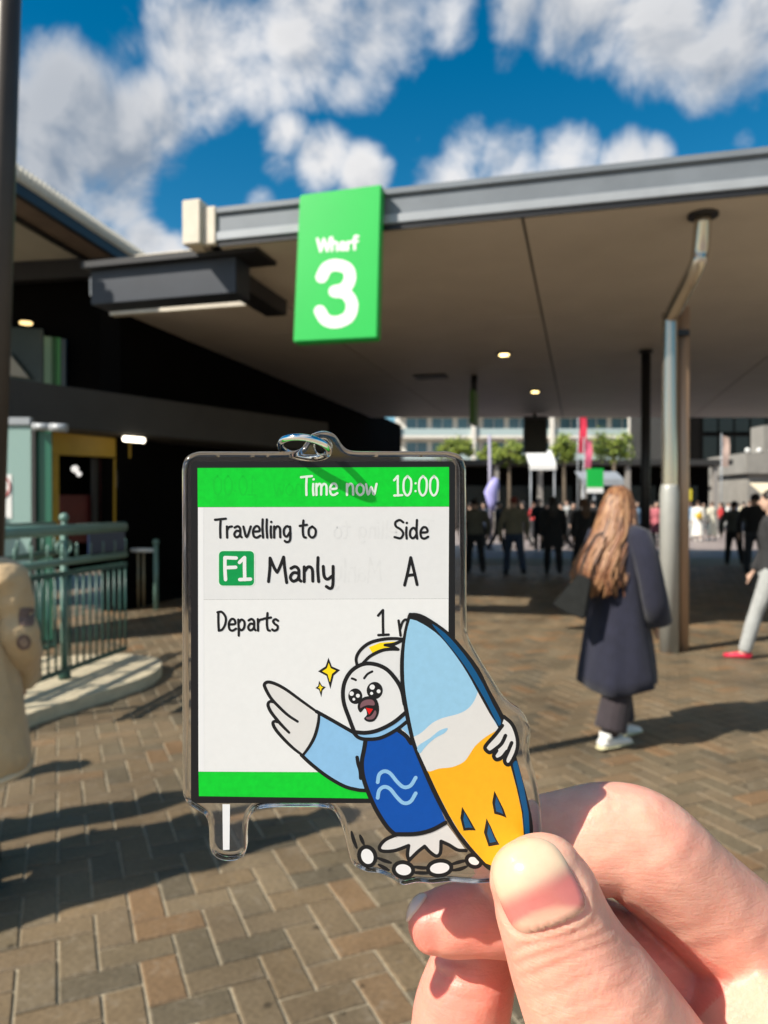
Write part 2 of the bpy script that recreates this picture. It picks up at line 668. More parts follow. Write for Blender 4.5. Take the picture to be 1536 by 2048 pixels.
def brick_material(name, use_attr):
    m = mat(name, (.2, .16, .11), .62, noise=.34, nscale=48, bump=.4, bscale=150,
            attr='tone' if use_attr else None, rnd=None if use_attr else BROWNS)
    nt = m.node_tree
    p = nt.nodes['Principled BSDF']
    # scuffs and pale smears on the worn tops
    tcn = nt.nodes.new('ShaderNodeNewGeometry')
    n = nt.nodes.new('ShaderNodeTexNoise')
    n.inputs['Scale'].default_value = 14
    n.inputs['Detail'].default_value = 8
    n.inputs['Roughness'].default_value = .7
    n.inputs['Distortion'].default_value = 1.2
    nt.links.new(tcn.outputs['Position'], n.inputs['Vector'])
    mr = nt.nodes.new('ShaderNodeMapRange')
    mr.inputs[1].default_value = .56
    mr.inputs[2].default_value = .74
    mr.inputs[4].default_value = .5
    nt.links.new(n.outputs[0], mr.inputs[0])
    mx = nt.nodes.new('ShaderNodeMix')
    mx.data_type = 'RGBA'
    old = p.inputs['Base Color'].links[0].from_socket
    nt.links.new(mr.outputs[0], mx.inputs['Factor'])
    nt.links.new(old, mx.inputs['A'])
    mx.inputs['B'].default_value = (.30, .255, .19, 1)
    big = nt.nodes.new('ShaderNodeTexNoise')
    big.inputs['Scale'].default_value = 1.3
    big.inputs['Detail'].default_value = 5
    nt.links.new(tcn.outputs['Position'], big.inputs['Vector'])
    bm2 = nt.nodes.new('ShaderNodeMapRange')
    for i_, v_ in enumerate((.3, .7, .62, 1.22)):
        bm2.inputs[i_ + 1].default_value = v_
    nt.links.new(big.outputs[0], bm2.inputs[0])
    vo = nt.nodes.new('ShaderNodeTexVoronoi')
    vo.inputs['Scale'].default_value = 5.5
    nt.links.new(tcn.outputs['Position'], vo.inputs['Vector'])
    gm = nt.nodes.new('ShaderNodeMapRange')
    for i_, v_ in enumerate((.055, .095, .45, 1.0)):
        gm.inputs[i_ + 1].default_value = v_
    nt.links.new(vo.outputs['Distance'], gm.inputs[0])
    mu = nt.nodes.new('ShaderNodeMath'); mu.operation = 'MULTIPLY'
    nt.links.new(bm2.outputs[0], mu.inputs[0]); nt.links.new(gm.outputs[0], mu.inputs[1])
    vm = nt.nodes.new('ShaderNodeVectorMath'); vm.operation = 'SCALE'
    nt.links.new(mx.outputs['Result'], vm.inputs[0]); nt.links.new(mu.outputs[0], vm.inputs['Scale'])
    nt.links.new(vm.outputs[0], p.inputs['Base Color'])
    rr = nt.nodes.new('ShaderNodeMapRange')
    for i_, v_ in enumerate((.3, .7, .36, .7)):
        rr.inputs[i_ + 1].default_value = v_
    nt.links.new(n.outputs[0], rr.inputs[0])
    nt.links.new(rr.outputs[0], p.inputs['Roughness'])
    return m


m_brick = brick_material('clay_paver', False)
m_brick_far = brick_material('clay_paver_field', True)
bed = MB()
bed.poly([(-14, -2, -.008), (16, -2, -.008), (16, 22, -.008), (-14, 22, -.008)])
paving = tag(bed.build('plaza_paving', m_bed), 'brown brick paving laid in herringbone', kind='structure')

BA = R(23.6)
ba = Vector((-math.sin(BA), math.cos(BA), 0))        # brick axis running away
bb = Vector((math.cos(BA), math.sin(BA), 0))
BW, GAP = .125, .0085


def brick_mesh():
    w, l, c, h = BW - GAP, 2 * BW - GAP, .0045, .03
    V = []
    for (hx, hy, z) in ((l / 2, w / 2, -h), (l / 2, w / 2, -c), (l / 2 - c, w / 2 - c, 0)):
        V += [(-hx, -hy, z), (hx, -hy, z), (hx, hy, z), (-hx, hy, z)]
    F = [(8, 9, 10, 11)]
    for k in (0, 4):
        for i in range(4):
            j = (i + 1) % 4
            F.append((k + i, k + j, k + 4 + j, k + 4 + i))
    return V, F


bv, bf = brick_mesh()
brick_me = bpy.data.meshes.new('brick')
brick_me.from_pydata(bv, [], bf)
brick_me.materials.append(m_brick)
KEEP_OUT = [(360, 900, 1085, 1780), (800, 1560, 1536, 2048)]
near, far = [], []
rng = random.Random(3)
for ix in range(-130, 190):
    for iy in range(-130, 190):
        t = (ix - iy) % 4
        if t == 0:
            c, ang = bb * ((ix + 1) * BW) + ba * ((iy + .5) * BW), 0.0
        elif t == 3:
            c, ang = bb * ((ix + .5) * BW) + ba * ((iy + 1) * BW), math.pi / 2
        else:
            continue
        if not (-11 < c.x < 13 and .9 < c.y < 19):
            continue
        if abs(c.x) > 1.0 + .62 * c.y:
            continue
        px, py = proj(c)
        hid = any(a < px < d and b < py < e for a, b, d, e in KEEP_OUT)
        inview = -40 < px < 1576 and py < 2075
        (near if inview and not hid else far).append((c.y, c.copy(), ang))
near.sort(key=lambda q: q[0])
far += near[300:]
for y, c, ang in near[:300]:
    o = bpy.data.objects.new('brick', brick_me)
    COL.objects.link(o)
    o.parent = paving
    o.location = (c.x, c.y, rng.uniform(-.0018, .0012))
    o.rotation_euler = (rng.gauss(0, .004), rng.gauss(0, .004), BA + ang + rng.gauss(0, .006))
V = np.array(bv)
nb = len(far)
allv = np.zeros((nb * 12, 3))
tone = np.zeros((nb * 12, 4))
faces = []
for k, (y, c, ang) in enumerate(far):
    a = BA + ang + rng.gauss(0, .006)
    ca, sa = math.cos(a), math.sin(a)
    P = V.copy()
    P[:, 0], P[:, 1] = V[:, 0] * ca - V[:, 1] * sa + c.x, V[:, 0] * sa + V[:, 1] * ca + c.y
    P[:, 2] += rng.uniform(-.0018, .0012)
    allv[k * 12:k * 12 + 12] = P
    q = BROWNS[rng.randrange(len(BROWNS))]
    tone[k * 12:k * 12 + 12] = (*q, 1)
    faces += [tuple(i + k * 12 for i in f) for f in bf]
me = bpy.data.meshes.new('brick_field')
me.from_pydata(allv.tolist(), [], faces)
at = me.attributes.new('tone', 'FLOAT_COLOR', 'POINT')
at.data.foreach_set('color', tone.ravel())
fld = link_mesh('brick_field', me, m_brick_far, paving)
fld['kind'] = 'stuff'

# ------------------------------------------------------------------ the canopy over the wharf
ZC = 4.30
m_soffit = mat('soffit_board', (.60, .54, .49), .55, noise=.07, nscale=1.2)
nt = m_soffit.node_tree
mp = nt.nodes.new('ShaderNodeMapping')
mp.inputs['Rotation'].default_value = (0, 0, ANG)
tcn = nt.nodes.new('ShaderNodeTexCoord')
nt.links.new(tcn.outputs['Object'], mp.inputs[0])
wv = nt.nodes.new('ShaderNodeTexWave')
wv.bands_direction = 'Y'
wv.inputs['Scale'].default_value = 3.2
nt.links.new(mp.outputs[0], wv.inputs[0])
bp = nt.nodes.new('ShaderNodeBump')
bp.inputs['Strength'].default_value = .6
bp.inputs['Distance'].default_value = .01
nt.links.new(wv.outputs[0], bp.inputs['Height'])
nt.links.new(bp.outputs[0], nt.nodes['Principled BSDF'].inputs['Normal'])
m_fascia = mat('zinc_fascia', (.165, .185, .205), .45, noise=.12, nscale=2.5, metal=.15)
m_trim = mat('pale_trim', (.33, .35, .37), .4, noise=.1, nscale=3, metal=.15)
m_black = mat('black_steel', (.012, .012, .014), .45, noise=.2, nscale=4)
m_char = mat('charcoal_panel', (.030, .029, .028), .6, noise=.2, nscale=1.5)
m_cream = mat('cream_block', (.62, .56, .46), .7, noise=.12, nscale=5, bump=.2, bscale=60)
m_navy = mat('navy_steel', (.022, .028, .040), .45, noise=.15, nscale=3)
m_white = mat('white_paint', (.78, .77, .74), .5, noise=.05, nscale=4)

canopy = empty('wharf_canopy', 'flat canopy with grey metal fascia and beige soffit behind the green sign', 'canopy', (0, 9, 0))


def clip(poly, f):
    out = []
    for i in range(len(poly)):
        a, b = poly[i], poly[(i + 1) % len(poly)]
        fa, fb = f(a), f(b)
        if fa >= 0:
            out.append(a)
        if (fa >= 0) != (fb >= 0):
            t = fa / (fa - fb)
            out.append((a[0] + (b[0] - a[0]) * t, a[1] + (b[1] - a[1]) * t))
    return out


us = [-6.4, -3.95, -.55, 3.35, 7.25, 11.15, 15.05, 19, 23]
vs_ = [7.3, 11.2, 15.1, 19.0, 22.9, 26.8, 30.7]
back = lambda q: 23.6 - (uu * q[0] + vv * q[1]).y
deck = MB()
for i in range(len(us) - 1):
    for j in range(len(vs_) - 1):
        u0, u1, v0, v1 = us[i], us[i + 1], vs_[j], vs_[j + 1]
        if i == 0:
            if v1 <= 9.35:
                continue
            v0 = max(v0, 9.35)
        g = .014
        P = clip([(u0 + g, v0 + g), (u1 - g, v0 + g), (u1 - g, v1 - g), (u0 + g, v1 - g)], back)
        if len(P) < 3:
            continue
        mb = MB()
        mb.prism([UV(a, b, ZC) for a, b in P], (0, 0, .02))
        mb.build('soffit_panel', m_soffit, canopy)
        Q = clip([(u0, v0), (u1, v0), (u1, v1), (u0, v1)], back)
        deck.prism([UV(a, b, ZC + .025) for a, b in Q], (0, 0, .18))
deck.build('roof_deck', m_char, canopy)
VF = 7.28
UL, UR = -3.74, 19.0
mb = MB(); mb.obox((0, 0, 0), uu, vv, UL, UR, VF, VF + .10, ZC + .13, ZC + .315); mb.build('fascia', m_fascia, canopy)
mb = MB(); mb.obox((0, 0, 0), uu, vv, UL, UR, VF - .035, VF + .12, ZC + .318, ZC + .385); mb.build('fascia_cap', m_fascia, canopy, bevel=.008)
mb = MB(); mb.obox((0, 0, 0), uu, vv, UL, UR, VF - .03, VF + .08, ZC + .035, ZC + .127); mb.build('fascia_trim', m_trim, canopy, bevel=.008)
mb = MB(); mb.obox((0, 0, 0), uu, vv, UL, UR, VF - .005, VF + .02, ZC - .02, ZC + .033); mb.build('shadow_edge', m_black, canopy)  # black strip stands in for the shadow line below the trim
mb = MB(); mb.obox((0, 0, 0), uu, vv, UL - .36, UL - .15, VF - .10, VF + .35, ZC, ZC + .47)
mb.build('end_block', m_cream, canopy, bevel=.01)
mb = MB(); mb.obox((0, 0, 0), uu, vv, UL - .147, UL - .003, VF - .04, VF + .30, ZC, ZC + .40)
mb.build('end_block', m_cream, canopy, bevel=.01)
mb = MB(); mb.obox((0, 0, 0), uu, vv, -4.15, -3.85, VF + .4, 9.5, ZC - .20, ZC - .004); mb.build('edge_beam', m_black, canopy)
mb = MB(); mb.obox((0, 0, 0), uu, vv, -6.4, -4.16, 9.22, 9.34, ZC - .10, ZC + .22); mb.build('edge_beam', m_cream, canopy)
m_lamp = mat('warm_downlight', (.9, .7, .3), .4, emit=(1, .72, .28), estr=6)
m_rim = mat('lamp_rim', (.25, .24, .22), .4, metal=.6)
for px, py in ((1008, 706), (1070, 781)):
    c = HZ(px, py, ZC)
    mb = MB()
    mb.tube([c + Vector((0, 0, -.035)), c + Vector((0, 0, -.002))], [.13, .15], 20)
    dl = mb.build('downlight', m_rim, canopy)
    mb = MB()
    mb.tube([c + Vector((0, 0, -.042)), c + Vector((0, 0, -.0355))], [.085, .09], 20)
    mb.build('lamp', m_lamp, dl)
c = HZ(862, 752, ZC)
mb = MB(); mb.obox(c, uu, vv, -.35, .35, -.25, .25, -.03, -.003); mb.build('hatch', m_char, canopy, bevel=.005)

# ------------------------------------------------------------------ canopy columns
m_steel = mat('brushed_steel', (.52, .46, .38), .16, metal=.85, noise=.12, nscale=6, stretch=(1, 1, .05))
m_sleeve = mat('pale_sleeve', (.40, .40, .37), .4, metal=.25, noise=.08, nscale=5)
m_rust = mat('bronze_pipe', (.46, .31, .21), .42, metal=.4, noise=.2, nscale=5, stretch=(1, 1, .05))
b0 = G(1338, 1304)
col = empty('canopy_column', 'pair of steel pipes with a bent arm carrying the canopy beside the woman in navy', 'column', b0)
top = HZ(1406, 428, ZC)
P = [b0 + Vector((0, 0, 0)), b0 + Vector((0, 0, 3.2)), b0 + Vector((0, 0, 3.45))]
arm0 = b0 + Vector((.02, -.05, 3.55))
knee = HZ(1392, 545, 3.98)
knee = Vector((top.x + .0, top.y + .06, 3.90))
P = catmull([b0, b0 + Vector((0, 0, 1.7)), b0 + Vector((0, 0, 3.38)), b0 + Vector((0, -.05, 3.50)), knee + Vector((-.02, .06, -.08)), knee + Vector((0, 0, .06)), top + Vector((0, 0, -.02))], 6)
mb = MB(); mb.tube(P, .078, 20); mb.build('pipe', m_steel, col)
b1 = b0 + Vector((.17, .10, 0))
mb = MB(); mb.tube([b1, b1 + Vector((0, 0, 3.62))], .072, 20); mb.build('pipe', m_rust, col)
mb = MB(); mb.tube([b0, b0 + Vector((0, 0, 1.66)), b0 + Vector((0, 0, 1.72)), b0 + Vector((0, 0, 1.75))], [.096, .096, .088, .079], 20); mb.build('sleeve', m_sleeve, col)
mb = MB(); mb.tube([top + Vector((0, 0, -.03)), top + Vector((0, 0, -.001))], .14, 20); mb.build('top_flange', m_black, col)
mb = MB(); mb.obox(b0, (1, 0, 0), (0, 1, 0), -.02, .2, -.01, .12, 3.3, 3.36); mb.build('bracket', m_black, col)

c2 = U(1291, 1011, 13.4); c2.z = 0
col2 = empty('canopy_column', 'thin black steel column with pale bolts behind the pair of steel pipes', 'column', c2)
mb = MB(); mb.tube([c2, c2 + Vector((0, 0, ZC - .05))], .082, 16); mb.build('pipe', m_black, col2)
mb = MB(); mb.tube([c2, c2 + Vector((0, 0, .03))], .16, 16); mb.build('base_plate', m_char, col2)
mb = MB(); mb.tube([c2 + Vector((0, 0, ZC - .05)), c2 + Vector((0, 0, ZC - .001))], .12, 16); mb.build('top_flange', m_black, col2)

c3 = Vector((-1.605, 3.2, 0))
pole = empty('lamp_pole', 'tall dark bronze round pole standing beside the person in a tan coat', 'pole', c3)
m_pole = mat('dark_bronze', (.055, .045, .038), .42, metal=.3, noise=.15, nscale=4)
mb = MB(); mb.tube([c3 + Vector((-.12, 0, 0)), c3 + Vector((.11, 0, 6.5))], .052, 24); mb.build('shaft', m_pole, pole)
mb = MB(); mb.tube([c3 + Vector((-.12, 0, 0)), c3 + Vector((-.12, 0, .05)), c3 + Vector((-.12, 0, .12))], [.075, .075, .056], 24); mb.build('base', m_pole, pole)
mb = MB(); mb.tube([c3 + Vector((.11, 0, 6.5)), c3 + Vector((.11, 0, 6.7)), c3 + Vector((.11, 0, 6.85))], [.2, .22, .05], 24); mb.build('lamp_head', m_pole, pole)

# ------------------------------------------------------------------ link beam, left roof, left buildings
lb0, lb1 = Vector((-3.4, 8.72, 0)), Vector((-1.62, 8.22, 0))
lx = (lb1 - lb0).normalized(); ly = Vector((-lx.y, lx.x, 0))
lk = empty('link_beam', 'dark blue steel box beam between the left roof and the canopy', 'beam', lb0)
Ln = (lb1 - lb0).length
mb = MB(); mb.obox(lb0, lx, ly, 0, Ln, 0, .35, 3.86, 4.25); mb.build('web', m_navy, lk, bevel=.006)
mb = MB(); mb.obox(lb0, lx, ly, -.06, Ln + .3, -.10, .42, 4.253, 4.33); mb.build('flange', m_black, lk, bevel=.006)
mb = MB(); mb.obox(lb0, lx, ly, .55, Ln + .1, .05, .5, 4.333, 4.40); mb.build('gutter', m_cream, lk, bevel=.006)
mb = MB(); mb.obox(lb0, lx, ly, -.07, -.003, .06, .24, 3.98, 4.2); mb.build('end_plate', m_white, lk, bevel=.01)

e0, e1 = HZ(30, 385, 5.6), HZ(250, 525, 5.6)
ed = (e1 - e0).normalized(); e0 = Vector((e0.x, e0.y, 0)); en = Vector((-ed.y, ed.x, 0))     # en points left
lr = empty('left_roof', 'roof with white ribbed sheet edge over a pale soffit beside the bronze pole', 'roof', (-7, 13, 0))
L0, L1 = -2.3, 9.0  # near end lengthened out of view to shade the link beam
m_soff2 = mat('grey_soffit', (.36, .345, .30), .7, noise=.1, nscale=1.5)
m_brown = mat('brown_board', (.14, .105, .085), .6, noise=.2, nscale=3)
mb = MB(); mb.obox(e0, ed, en, L0, L1, .55, 6.0, 5.62, 5.64); mb.build('soffit', m_soff2, lr)
mb = MB(); mb.obox(e0, ed, en, L0, L1, .06, .53, 5.60, 5.64); mb.build('edge_board', m_brown, lr)
mb = MB(); mb.obox(e0, ed, en, L0, L1, .49, .58, 5.56, 5.595); mb.build('batten', m_black, lr)
mb = MB(); mb.obox(e0, ed, en, L0, L1, -.04, .05, 5.58, 5.74); mb.build('gutter', m_black, lr)
mb = MB()
k = 0
s = L0
while s < L1:
    mb.obox(e0, ed, en, s, s + .05, -.10, 6.0, 5.76, 5.93)
    mb.obox(e0, ed, en, s + .0502, s + .0998, -.06, 6.0, 5.762, 5.89)
    s += .10
m_poly = mat('ribbed_polycarbonate', (.8, .78, .72), .5)
_nt = m_poly.node_tree
_tr = _nt.nodes.new('ShaderNodeBsdfTranslucent'); _tr.inputs[0].default_value = (.85, .82, .75, 1)
_mx = _nt.nodes.new('ShaderNodeMixShader'); _mx.inputs[0].default_value = .6
_nt.links.new(_nt.nodes['Principled BSDF'].outputs[0], _mx.inputs[1]); _nt.links.new(_tr.outputs[0], _mx.inputs[2])
_nt.links.new(_mx.outputs[0], _nt.nodes['Material Output'].inputs[0])
mb.build('ribbed_sheet', m_poly, lr)
mb = MB(); mb.obox(e0, ed, en, 2.55, 2.75, .02, 6.0, 5.30, 5.60); mb.build('cross_beam', m_black, lr)
mb = MB(); mb.obox(e0, ed, en, L0 - .1, L0 - .01, 0, 6.0, 5.58, 5.74); mb.build('end_beam', m_black, lr)

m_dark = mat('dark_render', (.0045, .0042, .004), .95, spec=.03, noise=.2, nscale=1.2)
m_dkglass = mat('dark_glass', (.012, .016, .016), .25, spec=.4)
tb = empty('terminal_building', 'dark terminal wall behind the yellow shop front', 'building', (-6, 14, 0))
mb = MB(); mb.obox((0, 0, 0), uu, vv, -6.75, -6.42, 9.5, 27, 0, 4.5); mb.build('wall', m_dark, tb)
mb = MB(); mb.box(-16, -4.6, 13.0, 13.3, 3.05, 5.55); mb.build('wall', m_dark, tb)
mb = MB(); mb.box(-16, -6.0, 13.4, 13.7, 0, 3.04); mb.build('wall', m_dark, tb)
m_wing = mat('dull_green_glass', (.035, .05, .046), .3, spec=.4, noise=.2, nscale=2)
N0 = (0, 1, 0)


def quad_plate(pxs, Y, th, name, m, parent, bevel=0):
    L = [U(x, y, Y) for x, y in pxs]
    mb = MB()
    mb.prism(L, (0, th, 0))
    return mb.build(name, m, parent, bevel=bevel)


quad_plate([(-60, 650), (86, 658), (86, 778), (-60, 755)], 12.9, .06, 'window', m_wing, tb)
m_green2 = mat('green_glass_strip', (.05, .25, .06), .4)
m_green3 = mat('pale_green_strip', (.16, .27, .17), .4)
quad_plate([(88, 672), (103, 674), (103, 772), (88, 770)], 12.85, .08, 'glazing_bar', m_green3, tb)
quad_plate([(104, 674), (111, 675), (111, 773), (104, 772)], 12.83, .10, 'glazing_bar', mat('deep_green', (.01, .08, .012), .4), tb)
quad_plate([(112, 675), (121, 676), (121, 774), (112, 773)], 12.85, .08, 'glazing_bar', m_green2, tb)
quad_plate([(122, 677), (131, 678), (131, 775), (122, 774)], 12.86, .08, 'glazing_bar', mat('slate_strip', (.05, .07, .08), .4), tb)
quad_plate([(14, 702), (58, 756), (14, 750)], 12.78, .05, 'sunlit_triangle', m_soff2, tb)  # sunlit triangle of the wall, made as a paler plate
for px, py in ((52, 648),):
    c = U(px, py, 12.5)
    mb = MB(); mb.tube([c, c + Vector((0, 0, .03))], .1, 14); mb.build('downlight', mat('dim_lamp', (.8, .6, .3), .4, emit=(1, .7, .3), estr=1.5), tb)

k0 = Vector((-4.51, 9.0, 0)); kd = Vector((.581, .814, 0)); kn = Vector((-.814, .581, 0))
ks = empty('shop_kiosk', 'kiosk with yellow framed opening under a charcoal awning beam', 'kiosk', k0)
mb = MB(); mb.obox(k0, kd, kn, -2.5, 6.0, 0, 1.0, 2.52, 3.06); mb.build('awning_beam', mat('awning_grey', (.05, .047, .043), .8, noise=.12, nscale=2), ks, bevel=.01)
P0k = k0 + kn * .55
NK = kn


def kplate(pxs, off, th, name, m):
    L = [PL(x, y, P0k + kn * off, NK) for x, y in pxs]
    mb = MB(); mb.prism(L, kn * th)
    return mb.build(name, m, ks)


m_yel = mat('yellow_board', (.42, .26, .02), .5, noise=.12, nscale=5)
m_red = mat('dark_red_board', (.10, .012, .01), .5, noise=.2, nscale=5)
kplate([(92, 862), (262, 880), (262, 916), (92, 908)], .0, .08, 'header_board', m_yel)
kplate([(230, 917), (256, 917), (256, 1080), (230, 1080)], .0, .08, 'door_post', m_yel)
kplate([(104, 909), (118, 910), (118, 1090), (104, 1090)], .0, .08, 'door_post', m_yel)
kplate([(234, 940), (250, 940), (250, 975), (234, 975)], -.02, .015, 'notice', mat('notice_paper', (.4, .38, .36), .6))
kplate([(204, 917), (229, 917), (229, 1085), (204, 1085)], .25, .05, 'inner_panel', m_red)
kplate([(186, 917), (196, 917), (196, 1085), (186, 1085)], .2, .05, 'mullion', m_char)
kplate([(119, 990), (185, 990), (185, 1085), (119, 1085)], .3, .05, 'counter_front', m_red)
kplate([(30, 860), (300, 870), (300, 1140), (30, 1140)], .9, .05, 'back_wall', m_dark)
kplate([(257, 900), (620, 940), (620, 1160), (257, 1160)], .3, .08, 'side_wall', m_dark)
c = PL(268, 879, k0 + kn * -.004, NK)
mb = MB(); mb.tube([c - kd * .16, c + kd * .16], .035, 12)
mb.build('strip_lamp', mat('lit_strip', (.9, .85, .75), .4, emit=(1, .9, .72), estr=4), ks)
for px, py, r in ((150, 938, .05), (158, 948, .035)):
    c = PL(px, py, P0k + kn * .2, NK)
    mb = MB(); mb.ball(c, r); mb.build('lamp', mat('dim_white_lamp', (.8, .8, .8), .4, emit=(1, .95, .9), estr=.6), ks)

# frosted glass screen beside the kiosk
m_frost = mat('frosted_glass', (.34, .50, .46), .35, trans=.25, spec=.5)
gs = empty('glass_screen', 'tall pale green glass screen panel with metal head rail beside the railing', 'screen', U(40, 1190, 8.2) * 1.0)
ORIG[gs] = gs.location.copy()
Yg = 8.2
mb = MB(); a, b_ = U(-120, 852, Yg), U(63, 1190, Yg); mb.box(a.x, b_.x, Yg, Yg + .02, .05, a.z); mb.build('glass_panel', m_frost, gs)
mb = MB(); a, b_ = U(-120, 835, Yg), U(63, 851, Yg); mb.box(a.x, b_.x, Yg - .03, Yg + .05, b_.z + .002, a.z); mb.build('head_rail', m_trim, gs, bevel=.008)
mb = MB(); a, b_ = U(64, 846, Yg), U(73, 1190, Yg); mb.box(a.x, b_.x, Yg - .02, Yg + .06, 0, a.z); mb.build('post', m_char, gs)
mb = MB(); a, b_ = U(66, 853, Yg - .05), U(134, 856, Yg - .05); mb.tube([a, (a + b_) / 2], .04, 12); mb.tube([(a + b_) / 2, b_], .045, 12); mb.build('pivot_bar', m_trim, gs)
mb = MB(); a, b_ = U(74, 862, Yg + .03), U(104, 1190, Yg + .03); mb.box(a.x, b_.x, Yg + .03, Yg + .05, .05, a.z); mb.build('door_leaf', mat('green_glass_door', (.03, .13, .085), .25, spec=.5), gs)
c = U(8, 978, Yg - .004)
mb = MB(); mb.box(c.x - .12, c.x + .085, Yg - .006, Yg - .002, c.z - .32, c.z + .16); st = mb.build('sticker', m_white, gs)
mb = MB()
mb.tube([c + Vector((.068 * math.cos(2 * math.pi * i / 24), -.004, .105 * math.sin(2 * math.pi * i / 24) + .02)) for i in range(24)], .009, 6, closed=True)
mb.tube([c + Vector((-.045, -.004, .09)), c + Vector((.045, -.004, -.05))], .007, 6)
mb.build('red_ring', mat('sign_red', (.5, .03, .03), .5), st)

# ------------------------------------------------------------------ the wharf sign
m_sign = mat('sign_green', srgb(28, 178, 72), .38, noise=.04, nscale=2, spec=.5)
m_signw = mat('sign_white', (.82, .82, .80), .45)
SQ = [U(599, 389, 7.56), U(763, 368, 7.36), U(755, 676, 7.26), U(586, 684, 7.46)]     # TL TR BR BL
sgn = empty('wharf_sign', 'green box sign with a white number 3 on the canopy edge', 'sign', (SQ[2] + SQ[3]) / 2)
sn = (SQ[1] - SQ[0]).cross(SQ[3] - SQ[0]).normalized()
if sn.y > 0:
    sn = -sn                                           # towards the camera
# make the face planar
cen = sum(SQ, Vector()) / 4
SQ = [p - sn * (p - cen).dot(sn) for p in SQ]
mb = MB(); mb.prism(SQ, -sn * .13); mb.build('box', m_sign, sgn, bevel=.012)


def SG(px, py, h):
    return PL(px, py, cen, sn) + sn * h


def slant(S, x0, k):
    return [[(x, y + (x - x0) * k) for x, y in p] for p in S]


mb = MB()
for i, p in enumerate(slant(text_strokes('Wharf', 635, 716, 503, 25), 635, -.055)):
    ribbon(mb, p, 5.2, SG, .003 + i * .0001)
mb.build('lettering', m_signw, sgn)
mb = MB()
for i, p in enumerate(slant(text_strokes('3', 640, 704, 645, 113, 12), 640, -.05)):
    ribbon(mb, p, 24, SG, .003 + i * .0003)
mb.build('numeral', m_signw, sgn)
for px in (632, 706):
    c = SG(px, 395, -.06)
mb = MB(); a = SG(680, 430, -.13); mb.obox(a, uu, vv, -.3, .3, -.01, .14, -.05, .05); mb.build('bracket', m_black, sgn)

# ------------------------------------------------------------------ kerb and green railing
m_kerb = mat('kerb_stone', (.60, .515, .36), .8, noise=.18, nscale=9, bump=.25, bscale=90)
kp = [(-3.6, 4.6), (-2.62, 4.6), (-2.42, 5.25), (-2.07, 6.06), (-1.98, 6.45), (-2.03, 6.85), (-2.2, 7.12), (-2.5, 7.24), (-2.9, 7.2), (-3.6, 7.0)]
kp = [(v.x, v.y) for v in catmull([(x, y, 0) for x, y in kp[:-1]], 4)] + [kp[-1]]
mb = MB(); mb.prism([(x, y, -.02) for x, y in kp], (0, 0, .115))
kerb = mb.build('kerb', m_kerb, bevel=.012)
tag(kerb, 'raised cream stone kerb with a rounded end under the green railing', 'kerb')

m_rail = mat('teal_paint', (.028, .085, .070), .35, noise=.15, nscale=8)
m_railp = mat('pale_teal_paint', (.15, .255, .215), .28, noise=.1, nscale=8)
rl0, rl1 = Vector((-2.86, 4.75, 0)), Vector((-2.44, 7.07, 0))
rd = (rl1 - rl0).normalized(); rnn = Vector((-rd.y, rd.x, 0))
RL = (rl1 - rl0).length


def make_railing():
    r = empty('green_railing', 'teal iron railing with ball finials and a thick pale top rail on the kerb', 'railing', rl0)
    mb = MB(); mb.tube([rl0 + Vector((0, 0, 1.33)), rl1 + Vector((0, 0, 1.33))], (.045), 14, ratio=.6, up=(0, 0, 1)); mb.build('top_rail', m_railp, r)
    mb = MB(); mb.tube([rl0 + Vector((0, 0, 1.07)), rl1 + Vector((0, 0, 1.07))], .03, 12); mb.build('middle_rail', m_railp, r)
    mb = MB(); mb.obox(rl0, rd, rnn, 0, RL, -.02, .02, .955, .995); mb.build('middle_rail', m_rail, r)
    mb = MB(); mb.obox(rl0, rd, rnn, 0, RL, -.018, .018, .165, .20); mb.build('bottom_rail', m_rail, r)
    n = 24
    for i in range(n + 1):
        t = i / n * RL
        p = rl0 + rd * t
        mb = MB(); mb.tube([p + Vector((0, 0, .202)), p + Vector((0, 0, .953))], .0105, 8); mb.build('bar', m_rail, r)
        if i % 2 == 0:
            mb = MB(); mb.tube([p + Vector((0, 0, 1.102)), p + Vector((0, 0, 1.2)), p + Vector((0, 0, 1.22))], [.013, .013, .006], 8); mb.build('spindle', m_railp, r)
    for t in (RL * .16, RL * .62):
        p = rl0 + rd * t + rnn * .045
        mb = MB(); mb.tube([p + Vector((0, 0, .094)), p + Vector((0, 0, 1.36))], .03, 12)
        po = mb.build('post', m_railp if t > 0 else m_rail, r)
        mb = MB(); mb.tube([p + Vector((0, 0, .096)), p + Vector((0, 0, .15)), p + Vector((0, 0, .18))], [.05, .05, .032], 12); mb.build('post_base', m_rail, po)
        mb = MB(); mb.ball(p + Vector((0, 0, 1.43)), .038); mb.tube([p + Vector((0, 0, 1.36)), p + Vector((0, 0, 1.40))], [.03, .016], 10); mb.build('finial', m_railp, po)
        for sg in (-1, 1):
            q = [p + rd * (sg * (.03 + .07 * math.sin(a))) + Vector((0, 0, 1.13 + .055 * (1 - math.cos(a)))) for a in [i * math.pi * 1.4 / 9 for i in range(10)]]
            mb = MB(); mb.tube(q, .011, 8); mb.build('scroll', m_railp, po)
    return r


rail = make_railing()
r2 = copy_tree(rail)
r2.location = rl0 + Vector((-.62, .15, 0))
r2.rotation_euler = (0, 0, R(3))
r2['label'] = 'second teal iron railing standing parallel behind the first one'
mbp = MB(); q0 = rl0 + rd * (RL * .73) + Vector((0, 0, 0)); mbp.obox(rl0, rd, rnn, RL * .74, RL - .02, -.008, .008, 1.11, 1.29)
mbp.build('infill_panel', mat('navy_panel', (.008, .02, .06), .3), rail)

